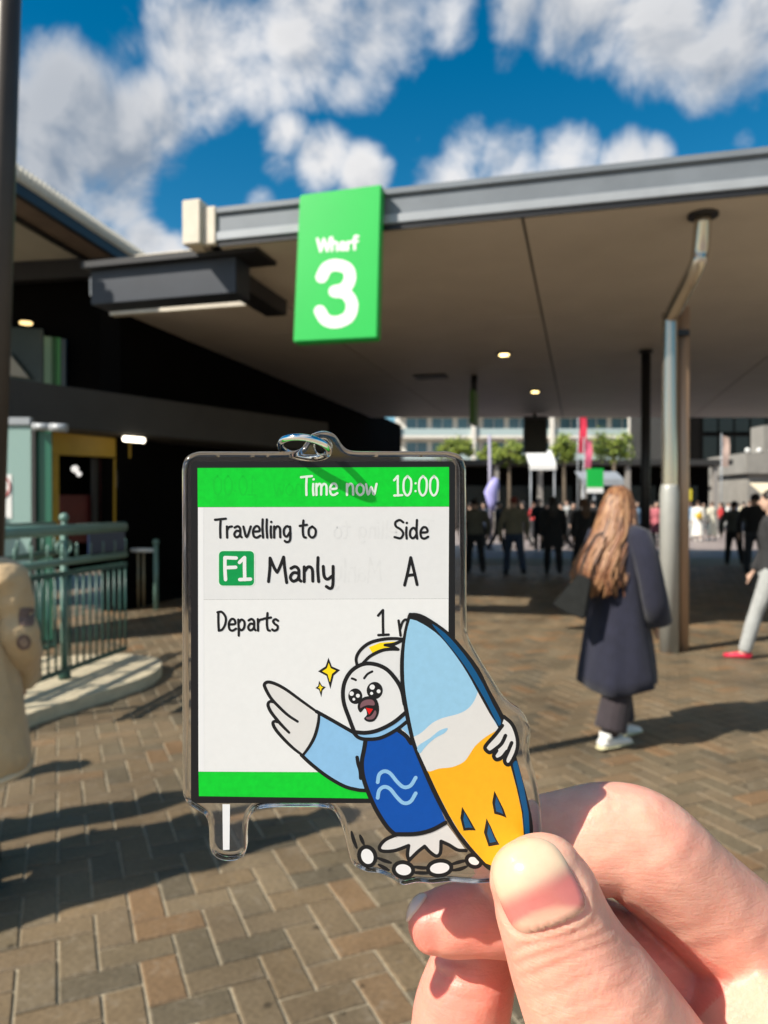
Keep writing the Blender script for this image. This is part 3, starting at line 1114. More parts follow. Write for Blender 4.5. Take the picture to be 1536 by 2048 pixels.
gp = U(312, 1220, 11.0); gp.z = 0
gt = empty('gate_barrier', 'slim grey gate with ball topped post and bright handrail behind the railing', 'gate', gp)
m_gold = mat('dull_brass', (.32, .26, .16), .4, metal=.5)
mb = MB(); mb.tube([gp, gp + Vector((0, 0, .95))], .035, 12); p1 = mb.build('post', m_railp, gt)
mb = MB(); mb.ball(gp + Vector((0, 0, .99)), .05); mb.build('finial', m_railp, p1)
mb = MB(); mb.tube([gp + Vector((-.5, .1, .87)), gp + Vector((-.03, .02, .87))], .032, 10); mb.build('handrail', m_white, gt)
for dx in (-.28, -.20):
    mb = MB(); mb.tube([gp + Vector((dx, .06, 0)), gp + Vector((dx, .06, .845))], .018, 8); mb.build('upright', m_gold, gt)

# ------------------------------------------------------------------ hanging things under the canopy
hs_ = U(1070, 870, 22.5)
scr = empty('hanging_screen', 'black information screen hung from the far edge of the soffit', 'screen', (hs_.x, hs_.y, 3.1))
a, b_ = U(1047, 832, 22.5), U(1094, 906, 22.5)
mb = MB(); mb.box(a.x, b_.x, 22.45, 22.6, b_.z, 4.2); mb.build('housing', m_black, scr, bevel=.01)
mb = MB(); mb.box(a.x + .05, b_.x - .05, 22.44, 22.447, b_.z + .05, 4.1); mb.build('display', m_dkglass, scr)
mb = MB(); mb.tube([(hs_.x, 22.52, 4.203), (hs_.x, 22.52, 4.298)], .05, 8); mb.build('hanger', m_black, scr)
gb = U(948, 815, 16.0)
bs = empty('blade_sign', 'narrow green blade sign hung from the soffit by a black drop pipe', 'sign', gb)
mb = MB(); mb.obox(Vector((gb.x, gb.y, 0)), uu, vv, -.05, .05, -.3, .3, 3.25, 3.95); mb.build('panel', mat('dull_sign_green', (.06, .16, .03), .5), bs)
mb = MB(); mb.tube([(gb.x, gb.y, 3.95), (gb.x, gb.y, 4.298)], .07, 10); mb.build('drop_pipe', m_black, bs)

# ------------------------------------------------------------------ buildings across the quay
m_conc = mat('white_render', (.74, .71, .64), .7, noise=.06, nscale=.4)
m_bglass = mat('blue_window_glass', (.10, .20, .25), .12, spec=.6, noise=.3, nscale=.5)
YA = 95.0
ap = empty('apartment_block', 'white apartment block with blue glazed balconies beyond the trees', 'building', (18, YA, 0))
mb = MB(); mb.box(2.0, 46, YA + 1.6, YA + 14, 0, 27); mb.build('wall', m_conc, ap)
win = MB(); win.box(-1.25, 1.25, 0, .1, 0, 2.2)
wme = None
for fl in range(8):
    z = 4.2 + fl * 3.1
    mb = MB(); mb.box(1.4, 46.6, YA - .2, YA + 1.62, z - .35, z); sl = mb.build('balcony_slab', m_conc, ap)
    mb = MB(); mb.box(1.5, 46.5, YA - .15, YA - .1, z + .02, z + .85); mb.build('balustrade', mat('balustrade_glass', (.42, .52, .52), .2), sl)
    if fl > 4:
        continue
    for k in range(13):
        x = 4.2 + k * 3.3
        mb = MB(); mb.box(x - 1.3, x + 1.3, YA + 1.5, YA + 1.58, z + .05, z + 2.35)
        w = mb.build('window', m_bglass, ap)
        mb = MB(); mb.box(x - .04, x + .04, YA + 1.42, YA + 1.49, z + .05, z + 2.35); mb.build('frame', m_conc, w)
for x in (1.4, 11.0, 20.9, 30.8, 40.7):
    mb = MB(); mb.box(x, x + .55, YA - .5, YA - .21, 0, 27); mb.build('fin', m_conc, ap)

YD = 46.0
row = empty('quay_shops', 'low dark row of shops with open fronts under the trees', 'building', (6, YD, 0))
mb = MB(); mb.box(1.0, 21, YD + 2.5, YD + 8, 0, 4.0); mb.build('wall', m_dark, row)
mb = MB(); mb.box(.6, 21.4, YD, YD + 8.2, 4.02, 4.35); mb.build('roof', m_char, row)
for k in range(8):
    x = 1.4 + k * 2.7
    mb = MB(); mb.box(x, x + .28, YD + .2, YD + .5, 0, 4.0); mb.build('pillar', mat('grey_pillar', (.28, .26, .24), .7), row)
    if k < 7:
        mb = MB(); mb.box(x + .35, x + 2.6, YD + 2.3, YD + 2.45, .3, 2.8); mb.build('window', m_dkglass, row)
YD2 = 41.0


def awning(px0, px1, py0, py1, Y, m, name, label, cat):
    a, b = U(px0, py0, Y), U(px1, py1, Y)
    e = empty(name, label, cat, ((a.x + b.x) / 2, Y, 0))
    mb = MB()
    mb.prism([(a.x, Y, a.z), (b.x, Y, a.z), (b.x, Y - 1.2, b.z + .25), (a.x, Y - 1.2, b.z + .25)], (0, 0, .05))
    mb.build('canopy', m, e)
    mb = MB(); mb.box(a.x, b.x, Y - 1.24, Y - 1.2, b.z, b.z + .27); mb.build('valance', m, e)
    for x in (a.x + .08, b.x - .08):
        mb = MB(); mb.tube([(x, Y - 1.15, 0), (x, Y - 1.15, b.z + .2)], .04, 8); mb.build('leg', m_trim, e)
    return e


awning(1050, 1102, 902, 942, 40, m_white, 'market_awning', 'white sloping awning beside the hanging screen', 'awning')
awning(1150, 1232, 945, 972, 37, m_trim, 'market_awning', 'grey kiosk awning below the round tree', 'awning')
awning(1500, 1600, 968, 1003, 33, mat('cream_canvas', (.70, .60, .42), .8), 'market_awning', 'cream canvas awning above the crowd at the stone building', 'awning')
gq = U(1190, 960, 30)
gsn = empty('green_sign', 'small green and white sign on a post above the woman in navy', 'sign', (gq.x, 30, 0))
a, b_ = U(1174, 937, 30), U(1206, 975, 30)
mb = MB(); mb.box(a.x, b_.x, 29.95, 30.05, b_.z, a.z); pn = mb.build('panel', m_sign, gsn)
mb = MB(); mb.box(a.x, b_.x, 29.95, 30.05, b_.z - .22, b_.z - .004); mb.build('lower_panel', m_signw, gsn)
mb = MB(); mb.tube([(gq.x, 30.08, 0), (gq.x, 30.08, a.z)], .05, 10); mb.build('post', m_trim, gsn)

m_flag = mat('red_cloth', (.62, .03, .07), .7, noise=.1, nscale=3)


def banner(px, py0, py1, wpx, Y, m, name, label):
    a, b = U(px, py0, Y), U(px, py1, Y)
    e = empty(name, label, 'banner', (a.x, Y, 0))
    mb = MB(); mb.tube([(a.x, Y, 0), (a.x, Y, a.z + .15)], .035, 8); mb.build('pole', m_trim, e)
    w = wpx / FPX * Y
    L = []
    n = 8
    for i in range(n + 1):
        t = i / n
        L.append(((a.x + .06 + .05 * math.sin(t * 5)), a.z + (b.z - a.z) * t, .10 * math.sin(t * 6)))
    mb = MB()
    for i in range(n):
        x0, z0, d0 = L[i]; x1, z1, d1 = L[i + 1]
        mb.hexa([(x0, Y - .02 + d0, z0), (x0 + w, Y - .02 + d0 * .2, z0 - .1), (x0 + w, Y + .0 + d0 * .2, z0 - .1), (x0, Y + d0, z0)],
                [(x1, Y - .02 + d1, z1), (x1 + w, Y - .02 + d1 * .2, z1 - .1), (x1 + w, Y + .0 + d1 * .2, z1 - .1), (x1, Y + d1, z1)])
    mb.build('cloth', m, e)
    return e


banner(1156, 828, 905, 14, 42, m_flag, 'flag_banner', 'tall red banner hanging on a pole between the two round trees')
banner(1168, 880, 935, 13, 40, mat('pink_cloth', (.62, .12, .2), .7), 'flag_banner', 'shorter pink banner on a pole beside the red banner')
banner(1443, 872, 932, 13, 44, mat('tan_cloth', (.52, .38, .32), .7), 'flag_banner', 'tan vertical banner on the black tower front')
# lavender feather flag held above the people in khaki
FY = 28.0
lf = U(982, 1020, FY)
lv = empty('feather_flag', 'lavender furled flag on a thin pole above the people in khaki jackets', 'flag', (lf.x, FY, 0))
mb = MB(); mb.tube([Vector((lf.x, FY, 0)), U(979, 870, FY)], .06, 8); mb.build('pole', mat('lilac_grey', (.34, .32, .42), .5), lv)
mb = MB(); mb.tube([U(984, 1022, FY), U(985, 1005, FY), U(982, 985, FY), U(988, 968, FY), U(992, 956, FY)], [.09, .20, .26, .20, .09], 12, ratio=.7)
mb.build('cloth', mat('lavender_cloth', (.42, .40, .80), .6, noise=.15, nscale=6), lv)

# right side: glass tower edge, black tower, stone building
m_grn = mat('tower_glass', (.10, .16, .15), .2, noise=.2, nscale=.4)
YT = 70.0
tw = empty('glass_tower', 'grey green glass tower edge beside the steel column', 'building', (28.7, YT, 0))
x0, x1 = U(1345, 900, YT).x, U(1397, 900, YT).x
mb = MB(); mb.box(x0, x1, YT, YT + 12, 0, 22); mb.build('core', m_char, tw)
for fl in range(11):
    z = .4 + fl * 1.75
    mb = MB(); mb.box(x0 + .05, x1 - .05, YT - .12, YT - .03, z, z + 1.55); mb.build('pane', m_grn, tw)
bt = empty('black_tower', 'black office tower behind the crowd', 'building', (32, 66, 0))
x0, x1 = U(1399, 900, 66).x, U(1620, 900, 66).x
mb = MB(); mb.box(x0, x1, 66, 80, 0, 21); mb.build('wall', m_dark, bt)
for fl in range(7):
    for k in range(7):
        mb = MB(); mb.box(x0 + .3 + k * 1.4, x0 + 1.5 + k * 1.4, 65.9, 65.98, 3.2 + fl * 2.4, 5.2 + fl * 2.4); mb.build('window', m_dkglass, bt)
m_stone = mat('sandstone', (.26, .245, .22), .85, noise=.2, nscale=.8, bump=.2, bscale=12)
sb = empty('stone_building', 'weathered stone building with stepped cornices over the crowd', 'building', (27, 52, 0))
for px0, px1, y0, y1, Y in ((1449, 1481, 940, 972, 54), (1492, 1640, 905, 948, 50)):
    a, b_ = U(px0, y0, Y), U(px1, y1, Y)
    mb = MB(); mb.box(a.x, b_.x, Y, Y + 6, b_.z, a.z); c_ = mb.build('cornice', m_stone, sb, bevel=.05)
    mb = MB(); mb.box(a.x + .35, b_.x - .1, Y + .5, Y + 6, 0, b_.z - .004); mb.build('wall', m_stone, sb)
    for k in range(3 if px0 < 1480 else 6):
        x = a.x + .25 + k * (b_.x - a.x) / (3.4 if px0 < 1480 else 6.4)
        mb = MB(); mb.ball((x, Y + .3, a.z + .16), .17, 10, 6); mb.build('finial', m_white, c_)
    for k in range(2 if px0 < 1480 else 4):
        x = a.x + .6 + k * .95
        mb = MB(); mb.box(x, x + .5, Y + .45, Y + .52, .5, 2.2); mb.build('window', m_dkglass, sb)
mb = MB(); a = U(1531, 850, 50); mb.box(a.x, a.x + .7, 50.2, 52, 3.9, a.z); mb.build('pilaster', m_stone, sb)
# yellow sign board
a, b_ = U(1371, 978, 40), U(1384, 1001, 40)
ys = empty('yellow_sign', 'small yellow sign on a post behind the crowd', 'sign', ((a.x + b_.x) / 2, 40, 0))
mb = MB(); mb.box(a.x, b_.x, 40, 40.06, b_.z, a.z); mb.build('panel', mat('sign_yellow', (.6, .5, .03), .5), ys)
mb = MB(); mb.tube([((a.x + b_.x) / 2, 40.1, 0), ((a.x + b_.x) / 2, 40.1, a.z)], .04, 8); mb.build('post', m_trim, ys)

# ------------------------------------------------------------------ trees on the quay
m_bark = mat('bark', (.11, .085, .06), .9, noise=.3, nscale=6)
leafs = [mat('leaf_bright', (.27, .33, .045), .6, rnd=None), mat('leaf_mid', (.17, .23, .035), .6), mat('leaf_dark', (.07, .11, .02), .6)]


def tree(px, py, rx, rz, Y, label, seed):
    """crown centre at a photo pixel, half sizes in px, standing at depth Y"""
    r_ = random.Random(seed)
    c = U(px, py, Y)
    k = Y / FPX
    e = empty('quay_tree', label, 'tree', (c.x, Y, 0), 'round trees along the quay')
    mb = MB()
    base = Vector((c.x, Y, 0))
    tops = []
    mb.tube([base, base + Vector((.04, 0, c.z * .4)), c + Vector((0, 0, -rz * k * .4))], [.16, .12, .09], 9)
    for i in range(7):
        a = i * 2.4
        q = c + Vector((math.cos(a) * rx * k * .6, math.sin(a) * rx * k * .6, r_.uniform(-.2, .6) * rz * k))
        mb.tube([c + Vector((0, 0, -rz * k * .5)), (c + q) / 2 + Vector((0, 0, .05)), q], [.07, .045, .02], 6)
        tops.append(q)
    mb.build('trunk', m_bark, e)
    mb = MB()
    cl = []
    for i in range(34):
        while True:
            p = Vector((r_.uniform(-1, 1), r_.uniform(-1, 1), r_.uniform(-1, 1)))
            if .25 < p.length < 1:
                break
        cl.append((p, r_.uniform(.16, .34)))
    for i in range(2600):
        p, s = r_.choice(cl)
        q = p + Vector((r_.gauss(0, s * .6), r_.gauss(0, s * .6), r_.gauss(0, s * .55)))
        w = c + Vector((q.x * rx * k, q.y * rx * k, q.z * rz * k))
        t = Vector((r_.gauss(0, 1), r_.gauss(0, 1), r_.gauss(0, .6))).normalized()
        n = t.orthogonal().normalized()
        sz = r_.uniform(.05, .12) * (Y / 40)
        mb.cur = r_.choices((0, 1, 2), (5, 4, 2))[0]
        b = mb.pts([w - t * sz, w + n * sz * .45, w + t * sz, w - n * sz * .45])
        mb.face([b, b + 1, b + 2, b + 3])
    mb.build('crown', leafs, e, fix=False)
    return e


tree(1228, 893, 40, 32, 43, 'round bright green tree right of the red banner', 1)
tree(1128, 897, 30, 27, 44, 'round bright green tree between the hanging screen and the red banner', 2)
tree(1018, 905, 34, 24, 46, 'low bushy green tree left of the hanging screen', 3)
tree(985, 908, 24, 20, 48, 'smaller bushy tree behind the lavender flag pole', 4)
tree(908, 900, 34, 24, 46, 'bushy green tree beyond the charm and below the white balconies', 5)

# ------------------------------------------------------------------ people
SKIN = mat('skin_far', (.55, .36, .27), .55, noise=.08, nscale=20)


def cloth(name, c, rough=.85, noise=.15):
    return mat('cloth_' + name, c, rough, noise=noise, nscale=14, bump=.25, bscale=90, sheen=.15)


def lerp(a, b, t):
    return Vector(a) + (Vector(b) - Vector(a)) * t


def pose(stride=.0, arm=.15, lean=0.0, elbow=.25, spread=.0):
    """joint positions of a 1.70 m figure facing +Y; stride swings the legs (radians)"""
    J = {}
    for s, k in ((-1, 'l'), (1, 'r')):
        a = stride * (-s)
        hip = Vector((s * .085, 0, .90))
        kn = hip + Vector((s * .01, math.sin(a) * .42, -math.cos(a) * .42))
        b = a - (.25 * abs(stride) + (.55 * abs(stride) if a < 0 else 0))
        an = kn + Vector((0, math.sin(b) * .41, -math.cos(b) * .41))
        J['hip' + k], J['knee' + k], J['ank' + k] = hip, kn, an
        sh = Vector((s * .175, lean * .1, 1.40))
        c = arm * s
        el = sh + Vector((s * (.05 + spread), math.sin(c) * .28, -math.cos(c) * .28))
        wr = el + Vector((0, math.sin(c + elbow) * .25, -math.cos(c + elbow) * .25))
        J['sh' + k], J['el' + k], J['wr' + k] = sh, el, wr
    lo = min(J['ankl'].z, J['ankr'].z) - .075
    for k in J:
        J[k] = J[k] - Vector((0, 0, lo))
    J['z'] = -lo
    return J


def body_mb(J, female=False, grow=0.0, what='all', sleeve=1.0, hem=None, flare=0.0):
    """tubes of the figure; grow pushes them out so that clothing follows the body"""
    m = MB()
    z = J['z']
    g = grow
    up = (1, 0, 0)
    if what in ('all', 'top'):
        hz = .88 if hem is None else hem
        P, Rr = [], []
        if hem is not None and hem < .86:
            P += [(0, .0, hz + z), (0, 0, (hz + .9) / 2 + z)]
            Rr += [(.17 + g + flare, .125 + g + flare * .8), (.172 + g + flare * .45, .125 + g + flare * .35)]
        wst = .118 if female else .138
        P += [(0, 0, .90 + z), (0, .0, 1.0 + z), (0, .005, 1.12 + z), (0, .01, 1.27 + z), (0, 0, 1.38 + z), (0, -.005, 1.44 + z), (0, 0, 1.475 + z)]
        Rr += [(.165 + g, .115 + g), (.155 + g, .105 + g), (wst + g, .092 + g), (.155 + g, .108 + g), (.165 + g, .095 + g), (.10 + g, .075 + g), (.055 + g, .055 + g)]
        m.tube(P, Rr, 18, up=up)
        for k in 'lr':
            sh, el, wr = J['sh' + k], J['el' + k], J['wr' + k]
            e = lerp(el, wr, sleeve)
            m.tube([lerp(sh, (0, 0, sh.z), .35), sh, lerp(sh, el, .5), el, lerp(el, e, .5), e], [.055 + g, .058 + g, .046 + g, .040 + g, .038 + g * 1.1, .030 + g * 1.2], 10)
    if what in ('all', 'legs'):
        m.tube([(0, 0, .80 + z), (0, 0, .88 + z), (0, 0, .98 + z), (0, 0, 1.02 + z)], [(.12 + g, .09 + g), (.162 + g, .115 + g), (.155 + g, .108 + g), (.14 + g, .10 + g)], 18, up=up)
        for k in 'lr':
            h, n, a = J['hip' + k], J['knee' + k], J['ank' + k]
            m.tube([h + Vector((0, 0, .02)), lerp(h, n, .4), n, lerp(n, a, .35), a], [.088 + g, .076 + g, .055 + g, .055 + g * 1.3, .037 + g * 1.8], 10)
    if what == 'all':
        for k in 'lr':
            a = J['ank' + k]
            m.tube([a + Vector((0, -.03, -.02)), a + Vector((0, .05, -.045)), a + Vector((0, .15, -.055))], [.04, .04, .028], 8)
            w = J['wr' + k]
            e = (w - J['el' + k]).normalized()
            m.tube([w - e * .02, w + e * .04, w + e * .10, w + e * .17], [.026, (.036, .018), (.034, .016), (.014, .010)], 8)
            m.tube([w + e * .03, w + e * .06 + Vector((0, .03, 0)), w + e * .10 + Vector((0, .045, 0))], [.013, .012, .008], 6)
        hc = Vector((0, .02, 1.60 + z))
        m.tube([(0, -.005, 1.42 + z), (0, .005, 1.52 + z)], .052, 12)
        m.ball(hc + Vector((0, -.005, .03)), (.074, .09, .085), 14, 10)
        m.tube([hc + Vector((0, .01, .02)), hc + Vector((0, .025, -.05)), hc + Vector((0, .035, -.095))], [(.068, .078), (.060, .068), (.034, .036)], 12, up=up)
        m.ball(hc + Vector((0, .10, -.012)), (.012, .02, .02), 8, 6)
        for s in (-1, 1):
            m.ball(hc + Vector((s * .076, -.005, 0)), (.012, .022, .03), 8, 6)
    return m


def hair_mb(J, style):
    m = MB()
    z = J['z']
    hc = Vector((0, .02, 1.60 + z))
    m.ball(hc + Vector((0, -.018, .042)), (.084, .098, .086), 16, 10)
    if style == 'long':
        m.tube([hc + Vector((0, -.06, .05)), hc + Vector((0, -.095, -.05)), hc + Vector((0, -.11, -.18)), hc + Vector((0, -.10, -.32)), hc + Vector((0, -.09, -.38))],
               [(.07, .05), (.088, .05), (.10, .045), (.08, .035), (.03, .02)], 12, up=(1, 0, 0))
    elif style == 'bun':
        m.ball(hc + Vector((0, -.11, .06)), .045, 10, 7)
    return m


def shoe(a, m_, parent, name='shoe', scale=1.0):
    mb = MB()
    zf = a.z - .075
    P = [a + Vector((0, -.065, -.045)), a + Vector((0, -.02, -.035)), a + Vector((0, .06, -.042)), a + Vector((0, .14, -.052)), a + Vector((0, .19, -.056))]
    mb.tube(P, [(.030, .028), (.040, .040), (.043, .034), (.044, .024), (.025, .016)], 10, up=(1, 0, 0))
    mb.tube([a + Vector((0, -.02, -.03)), a + Vector((0, -.01, .02))], [.042, .046], 10)
    mb.build(name, m_, parent)


def make_person(label, look, female=False, stride=.0, arm=.12, elbow=.25, top='jacket', top_c=None, hem=None, flare=0.0, legs='trousers', legs_c=None, shoe_c=None,
                hair='short', hair_c=None, loc=(0, 0, 0), rz=0.0, scale=1.0, group=None, voxel=.02, spread=0.0, sleeve=1.0):
    J = pose(stride, arm, 0, elbow, spread)
    e = empty('person', label, 'person', (0, 0, 0), group)
    body = link_mesh('body', remeshed(body_mb(J, female), voxel, 2), SKIN, e)
    t = link_mesh(top, remeshed(body_mb(J, female, .018, 'top', sleeve, hem, flare), voxel, 2), top_c, e)
    if legs:
        link_mesh(legs, remeshed(body_mb(J, female, .014, 'legs'), voxel, 1), legs_c, e)
    for k in 'lr':
        shoe(J['ank' + k], shoe_c, e)
    if hair:
        link_mesh('hair', remeshed(hair_mb(J, hair), voxel * .8, 2), hair_c, e)
    e.location = loc
    e.rotation_euler = (0, 0, rz)
    e.scale = (scale, scale, scale)
    return e


C_black = cloth('black', (.012, .012, .014))
C_khaki = cloth('khaki', (.16, .145, .10))
C_olive = cloth('olive', (.105, .10, .075))
C_jeans = cloth('jeans', (.03, .045, .08))
C_grey = cloth('grey', (.16, .165, .17))
C_white = cloth('white', (.78, .76, .70))
C_cream = cloth('cream', (.70, .62, .45))
C_pink = cloth('pink', (.50, .14, .17))
C_blue = cloth('blue', (.22, .36, .52))
C_red = cloth('red', (.45, .03, .03))
C_lgrey = cloth('light_grey', (.36, .37, .36))
H_dark = mat('hair_dark', (.016, .012, .010), .5, noise=.2, nscale=30)
H_brown = mat('hair_brown', (.09, .045, .022), .5, noise=.2, nscale=30)
H_red = mat('hair_red', (.18, .03, .02), .5, noise=.2, nscale=30)
S_black = mat('shoe_black', (.012, .012, .012), .4)
S_white = mat('shoe_white', (.78, .77, .72), .5)
S_red = mat('shoe_red', (.62, .02, .06), .5)


def at(px, py):
    p = G(px, py)
    return (p.x, p.y, 0)


# base figures, then copies of them in other clothes
pA = make_person('person in khaki jacket and dark jeans walking away under the lavender flag', '', stride=.30, top_c=C_khaki, legs_c=C_jeans, shoe_c=S_black,
                 hair='short', hair_c=H_red, loc=at(1028, 1149), rz=R(6), spread=.05, group='people walking in the canopy shade')
pB = make_person('person in black coat with a bag walking away beside the khaki pair', '', female=True, stride=.34, top='coat', top_c=C_black, hem=.62, flare=.03, legs_c=C_black,
                 shoe_c=S_black, hair='long', hair_c=H_dark, loc=at(1106, 1149), rz=R(-8), group='people walking in the canopy shade')
pC = make_person('person in a long white dress facing the stone building in the sun', '', female=True, stride=.1, top='dress', top_c=C_white, hem=.22, flare=.06, legs=None,
                 shoe_c=S_white, hair='bun', hair_c=H_brown, loc=at(1396, 1082), rz=R(-20), scale=.99, group='crowd standing in the sun')


SH, SU = 'people walking in the canopy shade', 'crowd standing in the sun'


pA.scale = (1.18, 1.12, 1.02)
pB.scale = (1.15, 1.1, 1.02)


def person_copy(src, label, loc, rz, mats, scale=1.0, group=None):
    c = copy_tree(src, None, mats)
    c.location, c.rotation_euler, c.scale = loc, (0, 0, rz), (scale, scale, scale)
    c['label'] = label
    if group:
        c['group'] = group
    if group == SH:
        c.scale = (scale * 1.16, scale * 1.1, scale)
    return c


SH, SU = 'people walking in the canopy shade', 'crowd standing in the sun'
person_copy(pA, 'person in olive jacket and black trousers half hidden by the charm', at(950, 1147), R(4), {'jacket': C_olive, 'trousers': C_black, 'hair': H_dark}, 1.0, SH)
person_copy(pA, 'person in grey shirt and black trousers walking toward the sunlit crowd', at(1468, 1130), R(-10), {'jacket': cloth('charcoal', (.07, .075, .07)), 'trousers': C_black, 'hair': H_dark}, .97, SH)
person_copy(pA, 'broad person in black jacket and dark jeans walking toward the stone building', at(1510, 1147), R(-14), {'jacket': C_black, 'trousers': cloth('slate', (.035, .04, .05)), 'hair': H_dark}, 1.06, SH)
person_copy(pB, 'person in black beside the long hair of the woman in navy', at(1168, 1150), R(12), {'hair': H_brown}, 1.0, SH)
person_copy(pA, 'person in blue grey jacket just behind the head of the woman in navy', at(1272, 1098), R(200), {'jacket': C_blue, 'trousers': C_jeans, 'hair': H_dark}, 1.0, SU)
person_copy(pB, 'person in dark pink coat between the black column and the steel pipes', at(1313, 1100), R(170), {'coat': C_pink, 'trousers': C_black}, 1.0, SU)
person_copy(pC, 'person in cream dress with pale scarf beside the long white dress', at(1424, 1081), R(15), {'dress': cloth('ivory', (.70, .66, .52)), 'hair': H_brown}, .98, SU)
person_copy(pA, 'person in light blue top at the edge of the steel pipes', at(1378, 1079), R(160), {'jacket': C_blue, 'trousers': C_lgrey}, 1.0, SU)
crowd = [(1386, 1066, C_pink, C_jeans, 'person in rose jacket behind the long white dress'), (1441, 1072, C_red, C_black, 'person in dark red jacket beside the cream dress'),
         (1407, 1063, C_olive, C_grey, 'person in olive jacket behind the two pale dresses'), (1456, 1064, C_white, C_lgrey, 'person in white shirt and light grey trousers in the crowd'),
         (1487, 1066, C_cream, C_jeans, 'person in cream jacket and jeans below the stone cornice'), (1499, 1071, C_grey, C_black, 'person in grey jacket and black trousers below the stone cornice'),
         (1527, 1068, C_pink, C_black, 'person in rose jacket and black trousers under the cream awning'), (1478, 1058, C_blue, C_cream, 'person in blue jacket and cream trousers below the stone cornice'),
         (1432, 1057, C_lgrey, C_jeans, 'person in light grey jacket and jeans far back in the crowd'), (1516, 1058, C_white, C_jeans, 'person in white shirt and jeans under the cream awning'),
         (1468, 1055, C_red, C_jeans, 'person in red jacket and jeans far back in the crowd'), (1134, 1075, C_lgrey, C_grey, 'person in light grey jacket near the pink banner'),
         (1210, 1070, C_grey, C_black, 'person in grey jacket below the small green sign'), (1066, 1080, C_red, C_black, 'person in red jacket between the khaki jacket and the black coat')]
pD = make_person('person in tan jacket and grey trousers holding a phone under the cream awning', '', stride=.05, arm=.35, elbow=1.5, top_c=C_khaki, legs_c=C_grey, shoe_c=S_white, hair='short', hair_c=H_brown, loc=at(1506, 1062), rz=R(200), group=SU)
pE = make_person('person in teal coat turned aside far back near the stone building', '', female=True, stride=.18, arm=-.3, elbow=.9, top='jacket', top_c=cloth('teal', (.05, .16, .17)), hem=.7, flare=.02, legs_c=C_black, shoe_c=S_black, hair='bun', hair_c=H_dark, loc=at(1446, 1056), rz=R(100), group=SU)
for i, (x, y, a, b, lab) in enumerate(crowd):
    person_copy((pA, pD, pE)[i % 3], lab, at(x, y), R((i * 77) % 360), {'jacket': a, 'trousers': b, 'hair': (H_dark, H_brown)[i % 2]}, .95 + .015 * (i % 6), SU)
# a yellow shoulder bag carried by the white dress
q = Vector(at(1396, 1082)) + Vector((-.05, -.22, 1.08))
mb = MB(); mb.ball(q, (.17, .07, .15), 12, 8)
yb = mb.build('shoulder_bag', mat('yellow_leather', (.62, .40, .04), .5), origin=q)
yb.location = q
tag(yb, 'round yellow shoulder bag carried behind the long white dress', 'bag')

# ---- person at the right edge: grey trousers and red shoes
pR = make_person('person in dark knit jacket, grey trousers and red shoes stepping past the steel pipes', '', stride=.34, arm=.2, top_c=mat('knit_dark', (.03, .03, .032), .9, noise=.6, nscale=70, bump=.5, bscale=80),
                 legs_c=C_lgrey, shoe_c=S_red, hair='short', hair_c=H_dark, loc=(3.86, 7.45, 0), rz=R(62), voxel=.012)

# ---- the woman in the navy coat
wo_ = Vector((*G(1236, 1484).to_2d(), 0))
J = pose(.16, .10, 0, .2)
wm = empty('person', 'person with long auburn hair in a navy coat walking past the column in white sneakers', 'person', (0, 0, 0))
link_mesh('body', remeshed(body_mb(J, True), .011, 2), SKIN, wm)
C_plum = cloth('plum_trousers', (.034, .025, .029))
mbt = body_mb(J, True, .012, 'legs')
for k in 'lr':
    h, n, a = J['hip' + k], J['knee' + k], J['ank' + k]
    mbt.tube([lerp(h, n, .5), n, lerp(n, a, .5), lerp(n, a, .9)], [.095, .098, .105, .112], 14)
link_mesh('trousers', remeshed(mbt, .011, 2), C_plum, wm)
z = J['z']
# coat: a body that flares into folds, and two loose sleeves
mb = MB()
prof = [(1.475, .075, .07), (1.44, .14, .09), (1.38, .205, .118), (1.27, .205, .135), (1.12, .205, .148), (.98, .222, .168), (.80, .248, .195), (.62, .275, .222), (.48, .292, .242), (.40, .297, .248)]
rows, n = [], 44
for j, (h, a, b) in enumerate(prof):
    fold = max(0, (1.2 - h)) * .075
    P = []
    for i in range(n):
        th = 2 * math.pi * i / n
        f = 1 + fold * (math.sin(6 * th + 1.2 * h * 3) * .9 + .5 * math.sin(11 * th + 2 - h * 4))
        drop = .05 * math.sin(th * 2 + .6) * max(0, (.7 - h)) * 2.2
        P.append((a * f * math.cos(th), b * f * math.sin(th) - .012, h + z + drop))
    rows.append(mb.pts(P))
for j in range(len(rows) - 1):
    for i in range(n):
        k = (i + 1) % n
        mb.face([rows[j] + i, rows[j] + k, rows[j + 1] + k, rows[j + 1] + i], True)
mb.face([rows[0] + i for i in range(n)])
mb.face([rows[-1] + i for i in reversed(range(n))])
C_navy = cloth('navy_wool', (.012, .013, .028), .9, .25)
coat = mb.build('coat', C_navy, wm)
for k, s in (('l', -1), ('r', 1)):
    sh, el, wr = J['sh' + k], J['el' + k], J['wr' + k]
    mb = MB()
    q = wr + (wr - el) * .18
    mb.tube([lerp(sh, (0, 0, sh.z + .03), .25), sh + Vector((s * .022, 0, -.01)), lerp(sh, el, .5) + Vector((s * .045, 0, 0)), el + Vector((s * .05, 0, 0)), lerp(el, wr, .55) + Vector((s * .045, 0, 0)), q + Vector((s * .035, 0, 0))],
            [.075, .088, .086, .084, .088, .092], 16)
    mb.build('sleeve', C_navy, coat)
